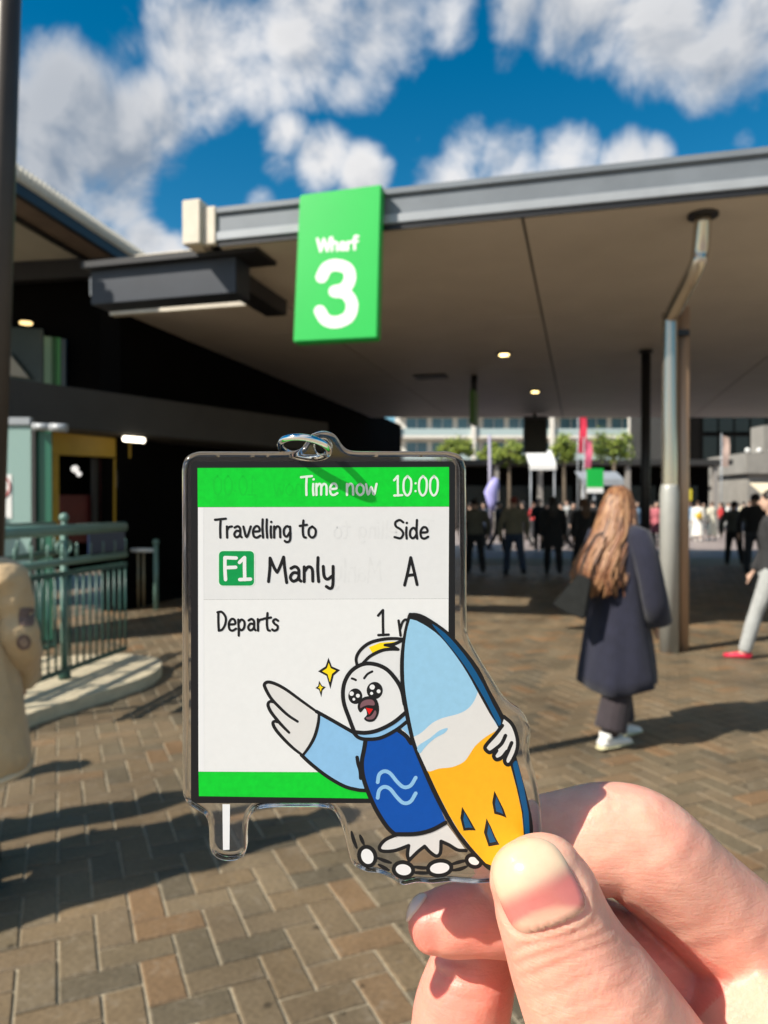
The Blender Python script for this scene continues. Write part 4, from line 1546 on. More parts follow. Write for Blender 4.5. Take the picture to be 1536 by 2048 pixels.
# collar
mb = MB(); mb.tube([(0, -.01, 1.44 + z), (0, -.005, 1.50 + z), (0, .0, 1.53 + z)], [(.115, .095), (.092, .085), (.085, .08)], 18, up=(1, 0, 0)); mb.build('collar', C_navy, coat)
for k in 'lr':
    a = J['ank' + k]
    mb = MB()
    mb.tube([a + Vector((0, -.085, -.05)), a + Vector((0, -.06, -.035)), a + Vector((0, .04, -.033)), a + Vector((0, .12, -.042)), a + Vector((0, .185, -.052)), a + Vector((0, .20, -.056))],
            [(.030, .022), (.042, .036), (.048, .040), (.050, .030), (.040, .020), (.022, .012)], 14, up=(1, 0, 0))
    mb.tube([a + Vector((0, -.03, -.03)), a + Vector((0, -.02, .025))], [.045, .05], 12)
    sh_ = mb.build('shoe', S_white, wm)
    mb = MB(); mb.tube([a + Vector((0, -.09, -.064)), a + Vector((0, .05, -.064)), a + Vector((0, .205, -.064))], [(.036, .011), (.052, .011), (.034, .011)], 14, up=(1, 0, 0))
    mb.build('sole', mat('sole_cream', (.66, .60, .36), .6), sh_)
# hair: a scalp cap and many falling locks
hm = [mat('lock_auburn', (.235, .10, .045), .42, noise=.25, nscale=40), mat('lock_dark', (.085, .038, .022), .45, noise=.2, nscale=40), mat('lock_gold', (.36, .19, .09), .42, noise=.2, nscale=40)]
hc = Vector((0, .02, 1.60 + z))
mb = MB(); mb.ball(hc + Vector((0, -.018, .045)), (.089, .104, .090), 22, 14)
hair = mb.build('hair', hm[1], wm)
hr = random.Random(11)
lk_ = MB()
for i in range(520):
    th = R(hr.uniform(150, 395))           # around the back and both sides
    ph = hr.uniform(.15, 1.0)
    d = Vector((math.cos(th), math.sin(th), 0))
    r0 = .092 * math.sin(ph * 1.45)
    root = hc + Vector((d.x * r0 * .95, d.y * r0 * 1.08 - .018, .052 + .088 * math.cos(ph * 1.45)))
    ln = hr.uniform(.38, .50) * (1 if d.y < .3 else .72)
    side = Vector((d.x * .135, d.y * .15 - .03, 0))
    sw = hr.uniform(-.02, .02)
    pts = [root, hc + side * .82 + Vector((0, 0, .0)), hc + side * 1.0 + Vector((sw, -.02, -.16)), hc + side * 1.18 + Vector((-.02 + sw, -.07, -.16 - ln * .35)),
           hc + side * 1.2 + Vector((-.03 + sw * 2, -.115, -.14 - ln * .72)), hc + side * 1.1 + Vector((-.03 + sw * 3, -.13, -.10 - ln))]
    wv_ = hr.uniform(0, 6)
    pts = catmull(pts, 5)
    pts = [p + Vector((.010 * math.sin(wv_ + k * .55), .010 * math.cos(wv_ + k * .5), 0)) * min(1, k / 12) for k, p in enumerate(pts)]
    nn = len(pts)
    rad = [(.0105 * (1 - .75 * (k / nn) ** 3), .005) for k in range(nn)]
    lowk = hr.random()
    lk_.cur = 1 if lowk < .22 else (2 if lowk > .70 else 0)
    lk_.tube(pts, rad, 6, up=(-d.y, d.x, 0))
lk_.build('locks', hm, hair)
wm.location = wo_
wm.rotation_euler = (0, 0, R(-62))
wm.scale = (.90, .90, .955)
# her black tote bag
bq = U(1142, 1192, 4.55)
bag = empty('tote_bag', 'black tote bag hanging behind the person in the navy coat', 'bag', bq)
L = [U(1156, 1148, 4.6), U(1104, 1208, 4.6), U(1132, 1226, 4.6), U(1168, 1240, 4.6), U(1182, 1160, 4.6)]
mb = MB(); mb.prism(L, (.05, .13, 0)); mb.build('bag_body', mat('black_leather', (.022, .023, .022), .35, noise=.3, nscale=20), bag, bevel=.008)
mb = MB(); mb.tube(catmull([L[0] + Vector((.02, .03, 0)), U(1172, 1110, 4.62), U(1190, 1075, 4.64), U(1205, 1066, 4.68)], 5), .008, 8); mb.build('strap', C_black, bag)

# ---- the person in the tan coat at the left edge (only the right arm and hem show)
tl = Vector((-1.675, 2.86, 0))
C_tan = mat('tan_coat', (.52, .37, .205), .5, noise=.10, nscale=9, bump=.3, bscale=30, sheen=.2)
C_tan2 = mat('tan_piping', (.66, .52, .34), .4)
J = pose(.0, .1, 0, .5)
tp = empty('person', 'person in a tan coat with dark sleeve badges at the foot of the bronze pole', 'person', (0, 0, 0))
link_mesh('body', remeshed(body_mb(J), .014, 2), SKIN, tp)
link_mesh('trousers', remeshed(body_mb(J, False, .02, 'legs'), .014, 2), cloth('dark_brown', (.06, .04, .028)), tp)
for k in 'lr':
    shoe(J['ank' + k], S_black, tp)
link_mesh('hair', remeshed(hair_mb(J, 'short'), .014, 2), H_dark, tp)
z = J['z']
mb = MB()
rows, n = [], 40
for j, (h, a, b) in enumerate([(1.47, .08, .075), (1.43, .15, .10), (1.36, .21, .13), (1.2, .215, .15), (1.0, .25, .18), (.8, .28, .205), (.70, .295, .215), (.60, .30, .22), (.545, .275, .20)]):
    P = []
    for i in range(n):
        th = 2 * math.pi * i / n
        f = 1 + .03 * math.sin(5 * th + h * 6) * (1.45 - h)
        P.append((a * f * math.cos(th), b * f * math.sin(th), h + z + .06 * math.cos(th * 2) * max(0, .7 - h)))
    rows.append(mb.pts(P))
for j in range(len(rows) - 1):
    for i in range(n):
        k = (i + 1) % n
        mb.face([rows[j] + i, rows[j] + k, rows[j + 1] + k, rows[j + 1] + i], True)
mb.face([rows[0] + i for i in range(n)])
coat = mb.build('coat', C_tan, tp)
mb = MB(); mb.tube([(.280 * math.cos(t) * 1.03, .205 * math.sin(t) * 1.03, .56 + z + .06 * math.cos(2 * t) * .15) for t in [2 * math.pi * i / 32 for i in range(32)]], .016, 8, closed=True); mb.build('hem_piping', C_tan2, coat)
for k, s in (('l', -1), ('r', 1)):
    sh, el, wr = J['sh' + k], J['el' + k], J['wr' + k]
    mb = MB()
    o1 = Vector((s * .022, 0, 0))
    mb.tube(catmull([lerp(sh, (0, 0, sh.z), .25), sh + Vector((s * .03, 0, 0)), lerp(sh, el, .5) + o1 * 1.2, el + o1 * 1.3 + Vector((0, -.03, 0)), lerp(el, wr, .6) + o1 + Vector((0, 0, 0)), wr + o1 * .8], 4), [.088 - .0009 * i + .0035 * math.sin(i * 1.9 + .4) for i in range(21)], 18)
    sl = mb.build('sleeve', C_tan, coat)
# wind-blown folds in the coat
from mathutils import noise as mnoise
for o_ in [coat] + [c for c in coat.children if c.name.startswith('sleeve')]:
    bm_ = bmesh.new(); bm_.from_mesh(o_.data)
    bmesh.ops.subdivide_edges(bm_, edges=bm_.edges, cuts=2, use_grid_fill=True, smooth=.6)
    bm_.normal_update()
    for v_ in bm_.verts:
        q_ = v_.co
        f_ = mnoise.noise(Vector((q_.x * 9 + q_.z * 4, q_.y * 9, q_.z * 3.2))) + .5 * mnoise.noise(Vector((q_.x * 20, q_.y * 20 + q_.z * 9, q_.z * 7)))
        r_ = 1 - abs(f_)
        v_.co += v_.normal * (.010 * (r_ ** 2 - .55))
    for f__ in bm_.faces:
        f__.smooth = True
    bm_.to_mesh(o_.data); bm_.free()
tp.location = tl
tp.rotation_euler = (0, 0, R(18))
tp.scale = (1, 1, .885)
bpy.context.view_layer.update()
# badges on the sleeve, laid on the real surface seen at the photo's places
m_patch = mat('badge_dark', (.16, .105, .085), .7, noise=.4, nscale=60)
m_patch2 = mat('badge_tan', (.30, .21, .15), .7, noise=.3, nscale=60)


def tree_bvh(objs):
    V, F = [], []
    for o in objs:
        M = o.matrix_world
        b = len(V)
        V += [M @ v.co for v in o.data.vertices]
        F += [tuple(b + i for i in p.vertices) for p in o.data.polygons]
    return BVHTree.FromPolygons(V, F)


tb_ = tree_bvh([c for c in coat.children if c.name.startswith('sleeve')] + [coat])


def patch(px, py, rx, ry, m, parent, name, off=.004, nseg=18, square=False):
    ring, hit0 = [], tb_.ray_cast(CAM, ray(px, py).normalized())
    if hit0[0] is None:
        return None
    P = [hit0[0] + hit0[1] * off]
    for i in range(nseg):
        a = 2 * math.pi * i / nseg
        ca_, sa_ = math.cos(a), math.sin(a)
        if square:
            ca_, sa_ = math.copysign(abs(ca_) ** .45, ca_), math.copysign(abs(sa_) ** .45, sa_)
        h = tb_.ray_cast(CAM, ray(px + rx * ca_, py + ry * sa_).normalized())
        if h[0] is None or (h[0] - hit0[0]).length > .12:
            h = hit0
        P.append(h[0] + h[1] * off)
    inv = tp.matrix_world.inverted()
    mb = MB()
    b = mb.pts([inv @ p for p in P])
    for i in range(nseg):
        mb.face([b, b + 1 + i, b + 1 + (i + 1) % nseg])
    o = mb.build(name, m, parent, fix=False)
    return o


for px, py, rx, ry, rin, sq in ((52, 1234, 15, 19, 0, True), (47, 1284, 14, 15, 8, False)):
    q = patch(px, py, rx, ry, m_patch, coat, 'badge', .005, 18, sq)
    if rin:
        patch(px, py, rin, rin, m_patch2, coat, 'badge_centre', .007)

# ---- unseen people added left of the frame to cast shadows across the bricks
person_copy(pA, 'unseen person in black jacket beyond the bronze pole, added for its shadow', (-3.5, 3.45, 0), R(30), {'jacket': C_black, 'trousers': C_jeans, 'hair': H_dark}, 1.02, 'unseen shadow casters left of the view')
person_copy(pB, 'unseen person in long black coat behind the tan coat, added for its shadow', (-2.85, 2.90, 0), R(20), {'hair': H_dark}, 1.08, 'unseen shadow casters left of the view')
person_copy(pD, 'unseen person in olive jacket a step nearer than the tan coat, added for its shadow', (-2.62, 2.16, 0), R(40), {'jacket': C_olive, 'trousers': C_black, 'hair': H_dark}, 1.12, 'unseen shadow casters left of the view')
person_copy(pB, 'unseen person in long grey coat close behind the tan coat, added for its shadow', (-2.62, 2.62, 0), R(10), {'coat': C_grey, 'hair': H_brown}, 1.08, 'unseen shadow casters left of the view')
DARK = ((940, 1100, 'dark clothed person far behind the person in the olive jacket'), (968, 1094, 'dark clothed person far off beside the lavender flag'), (996, 1102, 'dark clothed person far off between the lavender flag and the khaki jacket'),
        (1046, 1096, 'dark clothed person far off below the hanging screen'), (1078, 1104, 'dark clothed person far off beside the red jacket'), (1092, 1092, 'dark clothed person far off below the white awning'),
        (1124, 1100, 'dark clothed person far off beside the black coat'), (1146, 1094, 'dark clothed person far off below the red banner'), (1186, 1100, 'dark clothed person far off below the small green sign'),
        (1240, 1094, 'dark clothed person far off behind the woman in navy'), (1300, 1092, 'dark clothed person far off behind the thin black column'), (1536, 1098, 'dark clothed person far off under the cream awning'))
for i, (x, y, lab) in enumerate(DARK):
    person_copy((pD, pE, pA, pB)[i % 4], lab, at(x, y), R((i * 131) % 360), {'jacket': (C_black, C_jeans)[i % 2], 'coat': C_black, 'trousers': C_black, 'hair': H_dark}, .94 + .02 * (i % 5), 'dark figures in the far crowd')

# ------------------------------------------------------------------ the acrylic charm
YAW, TILT = R(-7), R(-2)
cn = Vector((-math.sin(YAW) * math.cos(TILT), -math.cos(YAW) * math.cos(TILT), math.sin(TILT)))    # towards the camera
c0 = U(660, 1300, .114)
charm = empty('acrylic_charm', 'clear acrylic charm shaped like a departure board with a printed bird and surfboard', 'charm', U(820, 1770, .112))


def CP(px, py, h=0.0):
    return PL(px, py, c0, cn) + cn * h


def dense(pts, n=5, closed=True):
    return [(v.x, v.y) for v in catmull([(x, y, 0) for x, y in pts], n, closed)]


def Z2(x, y):
    return (340 + .4948 * x, 1240 + .4948 * y)


def A_(x, y):
    return (500 + x * .26042, 1220 + y * .26042)


def B_(x, y):
    return (660 + x * .28646, 1400 + y * .28646)


def D_(x, y):
    return (780 + x * .20833, 1200 + y * .20833)


OUT = [(362, 960), (362.5, 934), (370, 914), (389, 904), (412, 902.5), (500, 902.5), (575, 902), (600, 897), (610, 885), (618, 872), (630, 864), (646, 860.5), (663, 864), (675, 873), (683, 886), (694, 897), (712, 901.5), (760, 902),
       (880, 902), (903, 903), (924, 911), (934, 932), (935, 960), (936, 1100), (936.5, 1235), (940, 1275), (960, 1315), (985, 1355), (1008, 1392), (1024, 1408), (1046, 1424), (1061, 1447), (1065, 1470), (1062, 1500), (1066, 1525), (1076, 1560), (1084, 1610), (1088, 1660),
       (1085, 1700), (1060, 1740), (1020, 1762), (960, 1772), (900, 1769), (865, 1772), (835, 1770), (806, 1775), (784, 1763), (758, 1752), (730, 1748), (708, 1736), (698, 1712), (692, 1686), (682, 1652), (668, 1628), (645, 1620), (600, 1619), (540, 1620), (512, 1626),
       (498, 1642), (494.5, 1670), (494, 1698), (486, 1718), (470, 1726), (446, 1726), (427, 1717), (418, 1698), (416, 1660), (410, 1638), (394, 1626), (376, 1614), (366, 1598), (363, 1570), (362.5, 1400), (362, 1150)]
outl = [Vector(p) for p in dense(OUT, 5)]


def resample(L, step):
    P = L + [L[0]]
    d = [0.0]
    for a, b in zip(P, P[1:]):
        d.append(d[-1] + (b - a).length)
    n = int(d[-1] / step)
    out, j = [], 0
    for i in range(n):
        t = d[-1] * i / n
        while d[j + 1] < t:
            j += 1
        f = (t - d[j]) / max(d[j + 1] - d[j], 1e-9)
        out.append(P[j].lerp(P[j + 1], f))
    return out


outl = resample(outl, 5.0)
HOLE_C = Vector((646, 893))
hole = [HOLE_C + Vector((15 * math.cos(-2 * math.pi * i / 28), 15 * math.sin(-2 * math.pi * i / 28))) for i in range(28)]


def inward(L, d):
    n = len(L)
    out = []
    area = sum(L[i].x * L[(i + 1) % n].y - L[(i + 1) % n].x * L[i].y for i in range(n))
    s = 1 if area > 0 else -1
    for i in range(n):
        t = (L[(i + 1) % n] - L[i - 1]).normalized()
        out.append(L[i] + Vector((-t.y, t.x)) * s * d)
    return out


TH = .0030
PROF = [(11.5, 0.0), (6.5, -.00008), (3.2, -.00030), (1.0, -.00070), (0, -.0012), (0, -.0018), (1.0, -.0023), (3.2, -.0027), (6.5, -.00292), (11.5, -.0030)]
mb = MB()


def walls(loop, sgn, scale=1.0):
    rows = []
    for d, h in PROF:
        L = inward(loop, d * sgn * scale)
        rows.append(mb.pts([CP(p.x, p.y, h) for p in L]))
        last = L
    n = len(loop)
    for a, b in zip(rows, rows[1:]):
        for i in range(n):
            j = (i + 1) % n
            mb.face([a + i, a + j, b + j, b + i], True)
    return rows


mb.cur = 1
ro = walls(outl, 1)
rh = walls(hole, -1, .35)
mb.cur = 0
of, hf = inward(outl, 11.5), inward(hole, -11.5 * .35)
tris = tessellate_polygon([[Vector((p.x, p.y, 0)) for p in of], [Vector((p.x, p.y, 0)) for p in hf]])
no = len(of)
for t in tris:
    mb.face([(ro[0] + i) if i < no else (rh[0] + i - no) for i in t])
    mb.face([(ro[-1] + i) if i < no else (rh[-1] + i - no) for i in reversed(t)])
m_acr = mat('clear_acrylic', (.97, .98, .98), .015, trans=1.0, ior=1.47)
m_acr_e = mat('acrylic_edge', (.97, .98, .98), .10, trans=1.0, ior=1.49, coat=.5)
plate = mb.build('acrylic_plate', [m_acr, m_acr_e], charm)

H0, HS = .00004, .000016
prints = {}


def ink(name, c, rough=.42, noise=.05):
    m = mat('ink_' + name, c, rough, noise=noise, nscale=900, spec=.35)
    return m


I_black = ink('black', (.010, .010, .011))
I_green = ink('green', srgb(0, 205, 48), noise=.10)
I_greend = ink('deep_green', srgb(0, 150, 75), noise=.12)
I_white = ink('white', (.80, .80, .79), noise=.02)
I_grey = ink('panel_grey', (.745, .745, .74), noise=.02)
I_wet = ink('bright_white', (.82, .82, .82), noise=.01)
I_lblue = ink('light_blue', srgb(140, 190, 228))
I_board = ink('board_blue', srgb(150, 198, 226))
I_blue = ink('royal_blue', srgb(0, 78, 168))
I_strip = ink('sea_blue', srgb(8, 84, 132))
I_yel = ink('yellow', srgb(250, 218, 20))
I_org = ink('orange', srgb(246, 178, 32))
I_mauve = ink('mauve', srgb(125, 88, 95))
I_red = ink('red', srgb(225, 25, 25))
I_sand = ink('foam_white', (.72, .705, .68), noise=.02)
I_ghost = ink('ghost_grey', (.725, .725, .72))
I_ghostg = ink('ghost_green', srgb(5, 198, 48))
I_mint = ink('mint', (.72, .84, .73))


def fill(name, pts, m, level, parent=charm, closed=True, n=0):
    L = dense(pts, n) if n else list(pts)
    h = H0 + level * HS
    mb = MB()
    b = mb.pts([CP(x, y, h) for x, y in L])
    for t in tessellate_polygon([[Vector((x, y, 0)) for x, y in L]]):
        mb.face([b + i for i in t])
    return mb.build(name, m, parent, fix=False)


def lines(name, S, w, m, level, parent=charm, n=6, wend=None):
    mb = MB()
    for i, p in enumerate(S):
        q = dense(p, n, False) if (n and len(p) > 2) else p
        ribbon(mb, q, w, CP, H0 + level * HS + i * 5e-7, wend)
    return mb.build(name, m, parent, fix=False)


def rrect(x0, y0, x1, y1, r):
    P = []
    for cx, cy, a0 in ((x1 - r, y0 + r, -90), (x1 - r, y1 - r, 0), (x0 + r, y1 - r, 90), (x0 + r, y0 + r, 180)):
        for k in range(6):
            a = R(a0 + 18 * k)
            P.append((cx + r * math.cos(a), cy + r * math.sin(a)))
    return P


def ell(cx, cy, rx, ry, n=26, rot=0.0):
    return [(cx + rx * math.cos(t) * math.cos(rot) - ry * math.sin(t) * math.sin(rot), cy + rx * math.cos(t) * math.sin(rot) + ry * math.sin(t) * math.cos(rot)) for t in [2 * math.pi * i / n for i in range(n)]]


# ---- departure board
panel = fill('board_backing', rrect(382, 923, 910, 1606, 10), I_black, 0)
fill('header_band', [(395, 936), (898, 934), (898, 1013), (395.5, 1014)], I_green, 1, panel)
fill('upper_panel', [(396, 1014.5), (898, 1013.5), (897, 1197), (396.5, 1199)], I_grey, 1, panel)
fill('lower_panel', [(396.5, 1199.3), (897, 1197.3), (896, 1545), (397, 1543)], I_white, 1, panel)
fill('footer_band', [(397, 1543.4), (896, 1545.4), (896, 1599), (398, 1592)], I_green, 1, panel)
fill('edge_glint', [(396, 1015), (407, 1015), (408, 1542), (397, 1542)], I_wet, 1.5, panel)  # brighter ink stands in for refraction along the left edge
fill('post_strip', [(445, 1608), (460, 1608), (459, 1699), (446, 1700)], I_wet, 1)
# show-through of the print on the back
for txt, x0, x1, base, cap, w, m in (('10:00', 512, 428, 990, 38, 3.2, I_ghostg), ('Time now', 690, 548, 990, 36, 3.0, I_ghostg), ('Travelling to', 868, 668, 1076, 36, 3.5, I_ghost), ('Manly', 762, 668, 1164, 48, 4, I_ghost)):
    S = text_strokes(txt, 0, abs(x1 - x0), base, cap)
    lines('show_through', [[(max(x0, x1) - x, y) for x, y in p] for p in S], w, m, 1.2, panel, 0)
lines('lettering', text_strokes('Time now', 602, 753, 990, 37), 4.6, I_mint, 2.7, panel, 0)
lines('lettering', text_strokes('10:00', 788, 875, 991, 39), 4.4, I_mint, 2.7, panel, 0)
lines('lettering', text_strokes('Travelling to', 430, 631, 1075, 37), 4.8, I_black, 2.7, panel, 0)
lines('lettering', text_strokes('Side', 789, 856, 1077, 37), 4.8, I_black, 2.7, panel, 0)
lines('lettering', text_strokes('Manly', 537, 666, 1163, 49), 6.2, I_black, 2.7, panel, 0)
lines('lettering', text_strokes('A', 809, 834, 1167, 52), 6.0, I_black, 2.7, panel, 0)
lines('lettering', text_strokes('Departs', 435, 556, 1261, 38), 4.8, I_black, 2.7, panel, 0)
lines('lettering', text_strokes('1', 756, 777, 1270, 50), 5.0, I_black, 2.7, panel, 0)
lines('lettering', [[(797, 1241), (799, 1256), (801, 1271)], [(800, 1258), (805, 1244), (811, 1239), (815, 1243), (816, 1262)]], 5.0, I_black, 2.7, panel)
bdg = fill('route_badge', rrect(436, 1100, 510, 1173, 9), I_mint, 2.0, panel)
fill('badge_face', rrect(438, 1102, 508, 1171, 8), I_greend, 2.6, bdg)
lines('lettering', text_strokes('F1', 450, 501, 1159, 44), 7.0, I_white, 3.3, bdg, 0)

# ---- printed bird
bird = fill('bird_tail', [B_(*p) for p in [(345, 1030), (380, 980), (460, 940), (600, 925), (740, 880), (810, 860), (870, 940), (950, 1050), (880, 1040), (820, 1000), (775, 985), (772, 1060), (740, 1088), (660, 1022), (560, 1115), (540, 1100), (548, 1018), (440, 1052), (370, 1052)]], I_sand, 1)
lines('outline', [[B_(*p) for p in q] for q in [[(460, 940), (385, 975), (345, 1025), (365, 1053), (450, 1050), (548, 1015)], [(548, 1015), (540, 1080), (552, 1118)], [(552, 1118), (610, 1060), (660, 1020)], [(660, 1020), (700, 1062), (742, 1088), (770, 1065), (775, 985)], [(775, 985), (830, 1010), (890, 1045), (950, 1050)]]], 7.0, I_black, 2, bird)
for i, (cx, cy, rx, ry, rot) in enumerate([(260, 1090, 50, 62, -.35), (512, 1183, 62, 46, .15), (765, 1172, 76, 46, -.1), (1003, 1122, 46, 34, .4)]):
    t_ = fill('toe_ring', [B_(*p) for p in ell(cx, cy, rx + 20, ry + 20, 26, rot)], I_black, 2.2, bird)
    fill('toe', [B_(*p) for p in ell(cx, cy, rx - 8, ry - 8, 26, rot)], I_wet, 3, t_)
lines('toe_lines', [[B_(*p) for p in q] for q in [[(335, 1102), (380, 1120), (425, 1135)], [(340, 1148), (375, 1168), (410, 1186)], [(582, 1163), (640, 1170), (692, 1170)], [(588, 1202), (640, 1206), (695, 1206)], [(848, 1146), (900, 1130), (950, 1118)], [(856, 1188), (910, 1178), (955, 1160)], [(236, 1005), (222, 975), (210, 945)], [(186, 1030), (165, 975), (150, 920)]]], 7.5, I_black, 2.1, bird, wend=4.5)

arm = fill('wing', [A_(*p) for p in [(112, 575), (128, 552), (165, 553), (260, 600), (390, 692), (510, 780), (532, 792), (510, 930), (465, 1040), (405, 1116), (330, 1060), (250, 985), (190, 905), (176, 868), (205, 850), (165, 795), (136, 725), (160, 700), (178, 702), (135, 640)]], I_sand, 2, charm)
lines('outline', [[A_(*p) for p in q] for q in [[(365, 855), (290, 805), (220, 740), (160, 675), (118, 600), (112, 568), (140, 552), (200, 568), (280, 612), (390, 692), (515, 782)], [(300, 940), (255, 895), (210, 845), (160, 780), (138, 728), (152, 702), (182, 706)],
                                           [(215, 860), (188, 853), (176, 872), (200, 920), (260, 990), (330, 1058), (400, 1112)], [(530, 785), (525, 860), (500, 960), (460, 1040), (405, 1116)]]], 6.6, I_black, 3, arm, wend=5)
slv = fill('sleeve', [A_(*p) for p in [(532, 790), (660, 862), (790, 940), (885, 995), (875, 1060), (850, 1180), (855, 1290), (885, 1385), (840, 1385), (720, 1352), (580, 1272), (480, 1192), (410, 1125), (465, 1040), (510, 930)]], I_lblue, 2.5)
lines('outline', [[A_(*p) for p in q] for q in [[(510, 778), (600, 828), (700, 885), (800, 942)], [(395, 1112), (470, 1182), (590, 1275), (720, 1350), (820, 1378), (890, 1385)], [(822, 1130), (830, 1180), (845, 1230), (850, 1290)]]], 7.2, I_black, 3.5, slv)
jmp = fill('jumper', [B_(*p) for p in [(250, 275), (340, 270), (480, 212), (560, 285), (605, 385), (655, 500), (705, 610), (765, 740), (808, 850), (740, 888), (600, 930), (460, 935), (400, 865), (320, 745), (268, 625), (232, 525), (232, 420)]], I_blue, 4)
lines('outline', [[B_(*p) for p in q] for q in [[(248, 275), (238, 340), (222, 430), (230, 530), (265, 640), (322, 765), (395, 880), (455, 940)], [(455, 935), (600, 932), (710, 905), (805, 855)], [(480, 212), (530, 250), (565, 300)]]], 8.6, I_black, 4.6, jmp)
lines('wave_mark', [[A_(*p) for p in q] for q in [[(980, 1320), (992, 1262), (1030, 1236), (1075, 1252), (1130, 1318), (1180, 1358), (1232, 1346), (1272, 1285)], [(980, 1440), (992, 1382), (1030, 1356), (1075, 1372), (1130, 1438), (1180, 1480), (1232, 1468), (1272, 1405)]]], 7.4, I_lblue, 5, jmp)
col_ = fill('collar', [A_(*p) for p in [(812, 945), (960, 940), (1080, 888), (1195, 800), (1205, 850), (1140, 905), (1000, 975), (900, 990), (840, 978)]], I_lblue, 5)
fill('collar_corner', [A_(*p) for p in [(1160, 905), (1205, 875), (1225, 965)]], I_lblue, 5, col_)
lines('outline', [[A_(*p) for p in q] for q in [[(795, 940), (830, 975), (890, 990), (1000, 980), (1120, 920), (1205, 855)]]], 7.2, I_black, 5.4, col_)
crest = fill('crest', [A_(*p) for p in [(825, 430), (815, 365), (850, 302), (920, 250), (1020, 222), (1180, 222), (1185, 420), (1140, 520), (1000, 430), (870, 420)]], I_grey, 2)
fill('crest_yellow', [A_(*p) for p in [(912, 285), (1000, 250), (1140, 240), (1080, 262), (1036, 268), (1085, 285), (1010, 302), (938, 328)]], I_yel, 2.8, crest)
lines('outline', [[A_(*p) for p in q] for q in [[(822, 430), (816, 365), (852, 302), (922, 250), (1020, 224), (1110, 218), (1190, 224)], [(868, 405), (925, 352), (1005, 312), (1070, 300), (1138, 302)], [(1165, 235), (1100, 262), (1035, 268)], [(1040, 268), (1090, 278), (1138, 302)]]], 6.8, I_black, 3.4, crest, wend=5.5)
head = fill('head', [A_(*p) for p in dense([(800, 940), (760, 830), (718, 690), (722, 570), (770, 475), (860, 420), (945, 412), (1040, 448), (1112, 520), (1165, 610), (1190, 780), (1100, 862), (980, 922), (880, 942)], 4)], I_grey, 6)
lines('outline', [[A_(*p) for p in q] for q in [[(805, 945), (765, 840), (718, 700), (720, 575), (770, 475), (855, 418), (945, 412), (1040, 448), (1112, 522), (1162, 610), (1185, 720)], [(805, 935), (890, 940), (985, 920), (1100, 862), (1195, 785)]]], 8.0, I_black, 6.6, head)
lines('brow', [[A_(*p) for p in q] for q in [[(782, 524), (796, 528), (812, 536)], [(876, 522), (902, 490), (938, 470)]]], 4.6, I_black, 6.7, head)
for cx, cy, rx, ry, hl in ((808, 660, 54, 60, [(780, 640, 17), (828, 656, 15), (797, 683, 11)]), (957, 616, 62, 66, [(938, 590, 20), (987, 622, 15), (933, 638, 12)])):
    ey = fill('eye', [A_(*p) for p in ell(cx, cy, rx, ry)], I_black, 6.8, head)
    for x, y, r in hl:
        fill('glint', [A_(*p) for p in ell(x, y, r, r, 16)], I_wet, 7.4, ey)
bk = fill('beak', [A_(*p) for p in dense([(826, 750), (836, 702), (880, 665), (950, 664), (985, 715), (988, 790), (955, 848), (905, 856), (874, 832), (898, 800), (882, 752), (848, 785)], 3)], I_black, 7.2, head)
fill('upper_beak', [A_(*p) for p in dense([(846, 750), (852, 712), (885, 688), (935, 686), (955, 708), (952, 730), (905, 728), (872, 738)], 3)], I_mauve, 7.8, head)
fill('lower_beak', [A_(*p) for p in dense([(958, 768), (970, 790), (948, 832), (905, 838), (888, 824), (920, 815), (942, 795)], 3)], I_mauve, 7.8, head)
fill('tongue', [A_(*p) for p in [(888, 748), (944, 758), (914, 802)]], I_red, 7.8, head)
for st, sc in (([(602, 365), (628, 432), (692, 460), (642, 502), (617, 605), (588, 505), (522, 470), (580, 432)], (608, 470, .62)), ([(530, 542), (552, 580), (582, 591), (556, 616), (547, 668), (530, 612), (502, 598), (524, 582)], (541, 592, .5))):
    sp = fill('sparkle', [A_(*p) for p in st], I_black, 2)
    cx, cy, k = sc
    fill('sparkle_centre', [A_(cx + (x - cx) * k, cy + (y - cy) * k) for x, y in st], I_yel, 2.8, sp)

# ---- printed surfboard
faceL = [D_(192, 180), D_(160, 300), D_(136, 500), D_(136, 760), D_(162, 980), D_(222, 1285), B_(622, 371), B_(685, 505), B_(750, 645), B_(830, 800), B_(900, 915), B_(985, 1025), B_(1085, 1135)]
faceR = [B_(1150, 1160), B_(1280, 1090), B_(1340, 1010), B_(1350, 930), B_(1336, 780), B_(1302, 620), B_(1258, 455), B_(1180, 205), D_(950, 1080), D_(850, 900), D_(740, 700), D_(620, 520), D_(480, 350), D_(350, 250), D_(250, 195)]
board = fill('surfboard_edge', dense([D_(170, 145), D_(122, 350), D_(96, 560), D_(97, 760), D_(116, 950), D_(152, 1150), D_(195, 1330), B_(575, 320), B_(655, 515), B_(720, 660), B_(790, 795), B_(880, 940), B_(960, 1040), B_(1065, 1150), B_(1150, 1195), B_(1300, 1130), B_(1390, 1030), B_(1415, 920), B_(1402, 790), B_(1352, 590), B_(1300, 400), B_(1250, 200), D_(1060, 1050), D_(950, 850), D_(850, 650), D_(700, 455), D_(560, 305), D_(400, 190), D_(290, 132), D_(205, 122)], 3), I_black, 9)
fill('deck', dense(faceL, 3, False) + dense(faceR, 3, False), I_board, 9.8, board)
mid = [D_(840, 880), D_(805, 965), D_(745, 1040), D_(650, 1090), D_(500, 1130), D_(400, 1180), D_(305, 1265), D_(226, 1310)]
edge2 = [B_(676, 490), B_(700, 495), B_(760, 475), B_(850, 465), B_(930, 430), B_(970, 380), B_(1010, 320), B_(1080, 258), B_(1160, 210)]
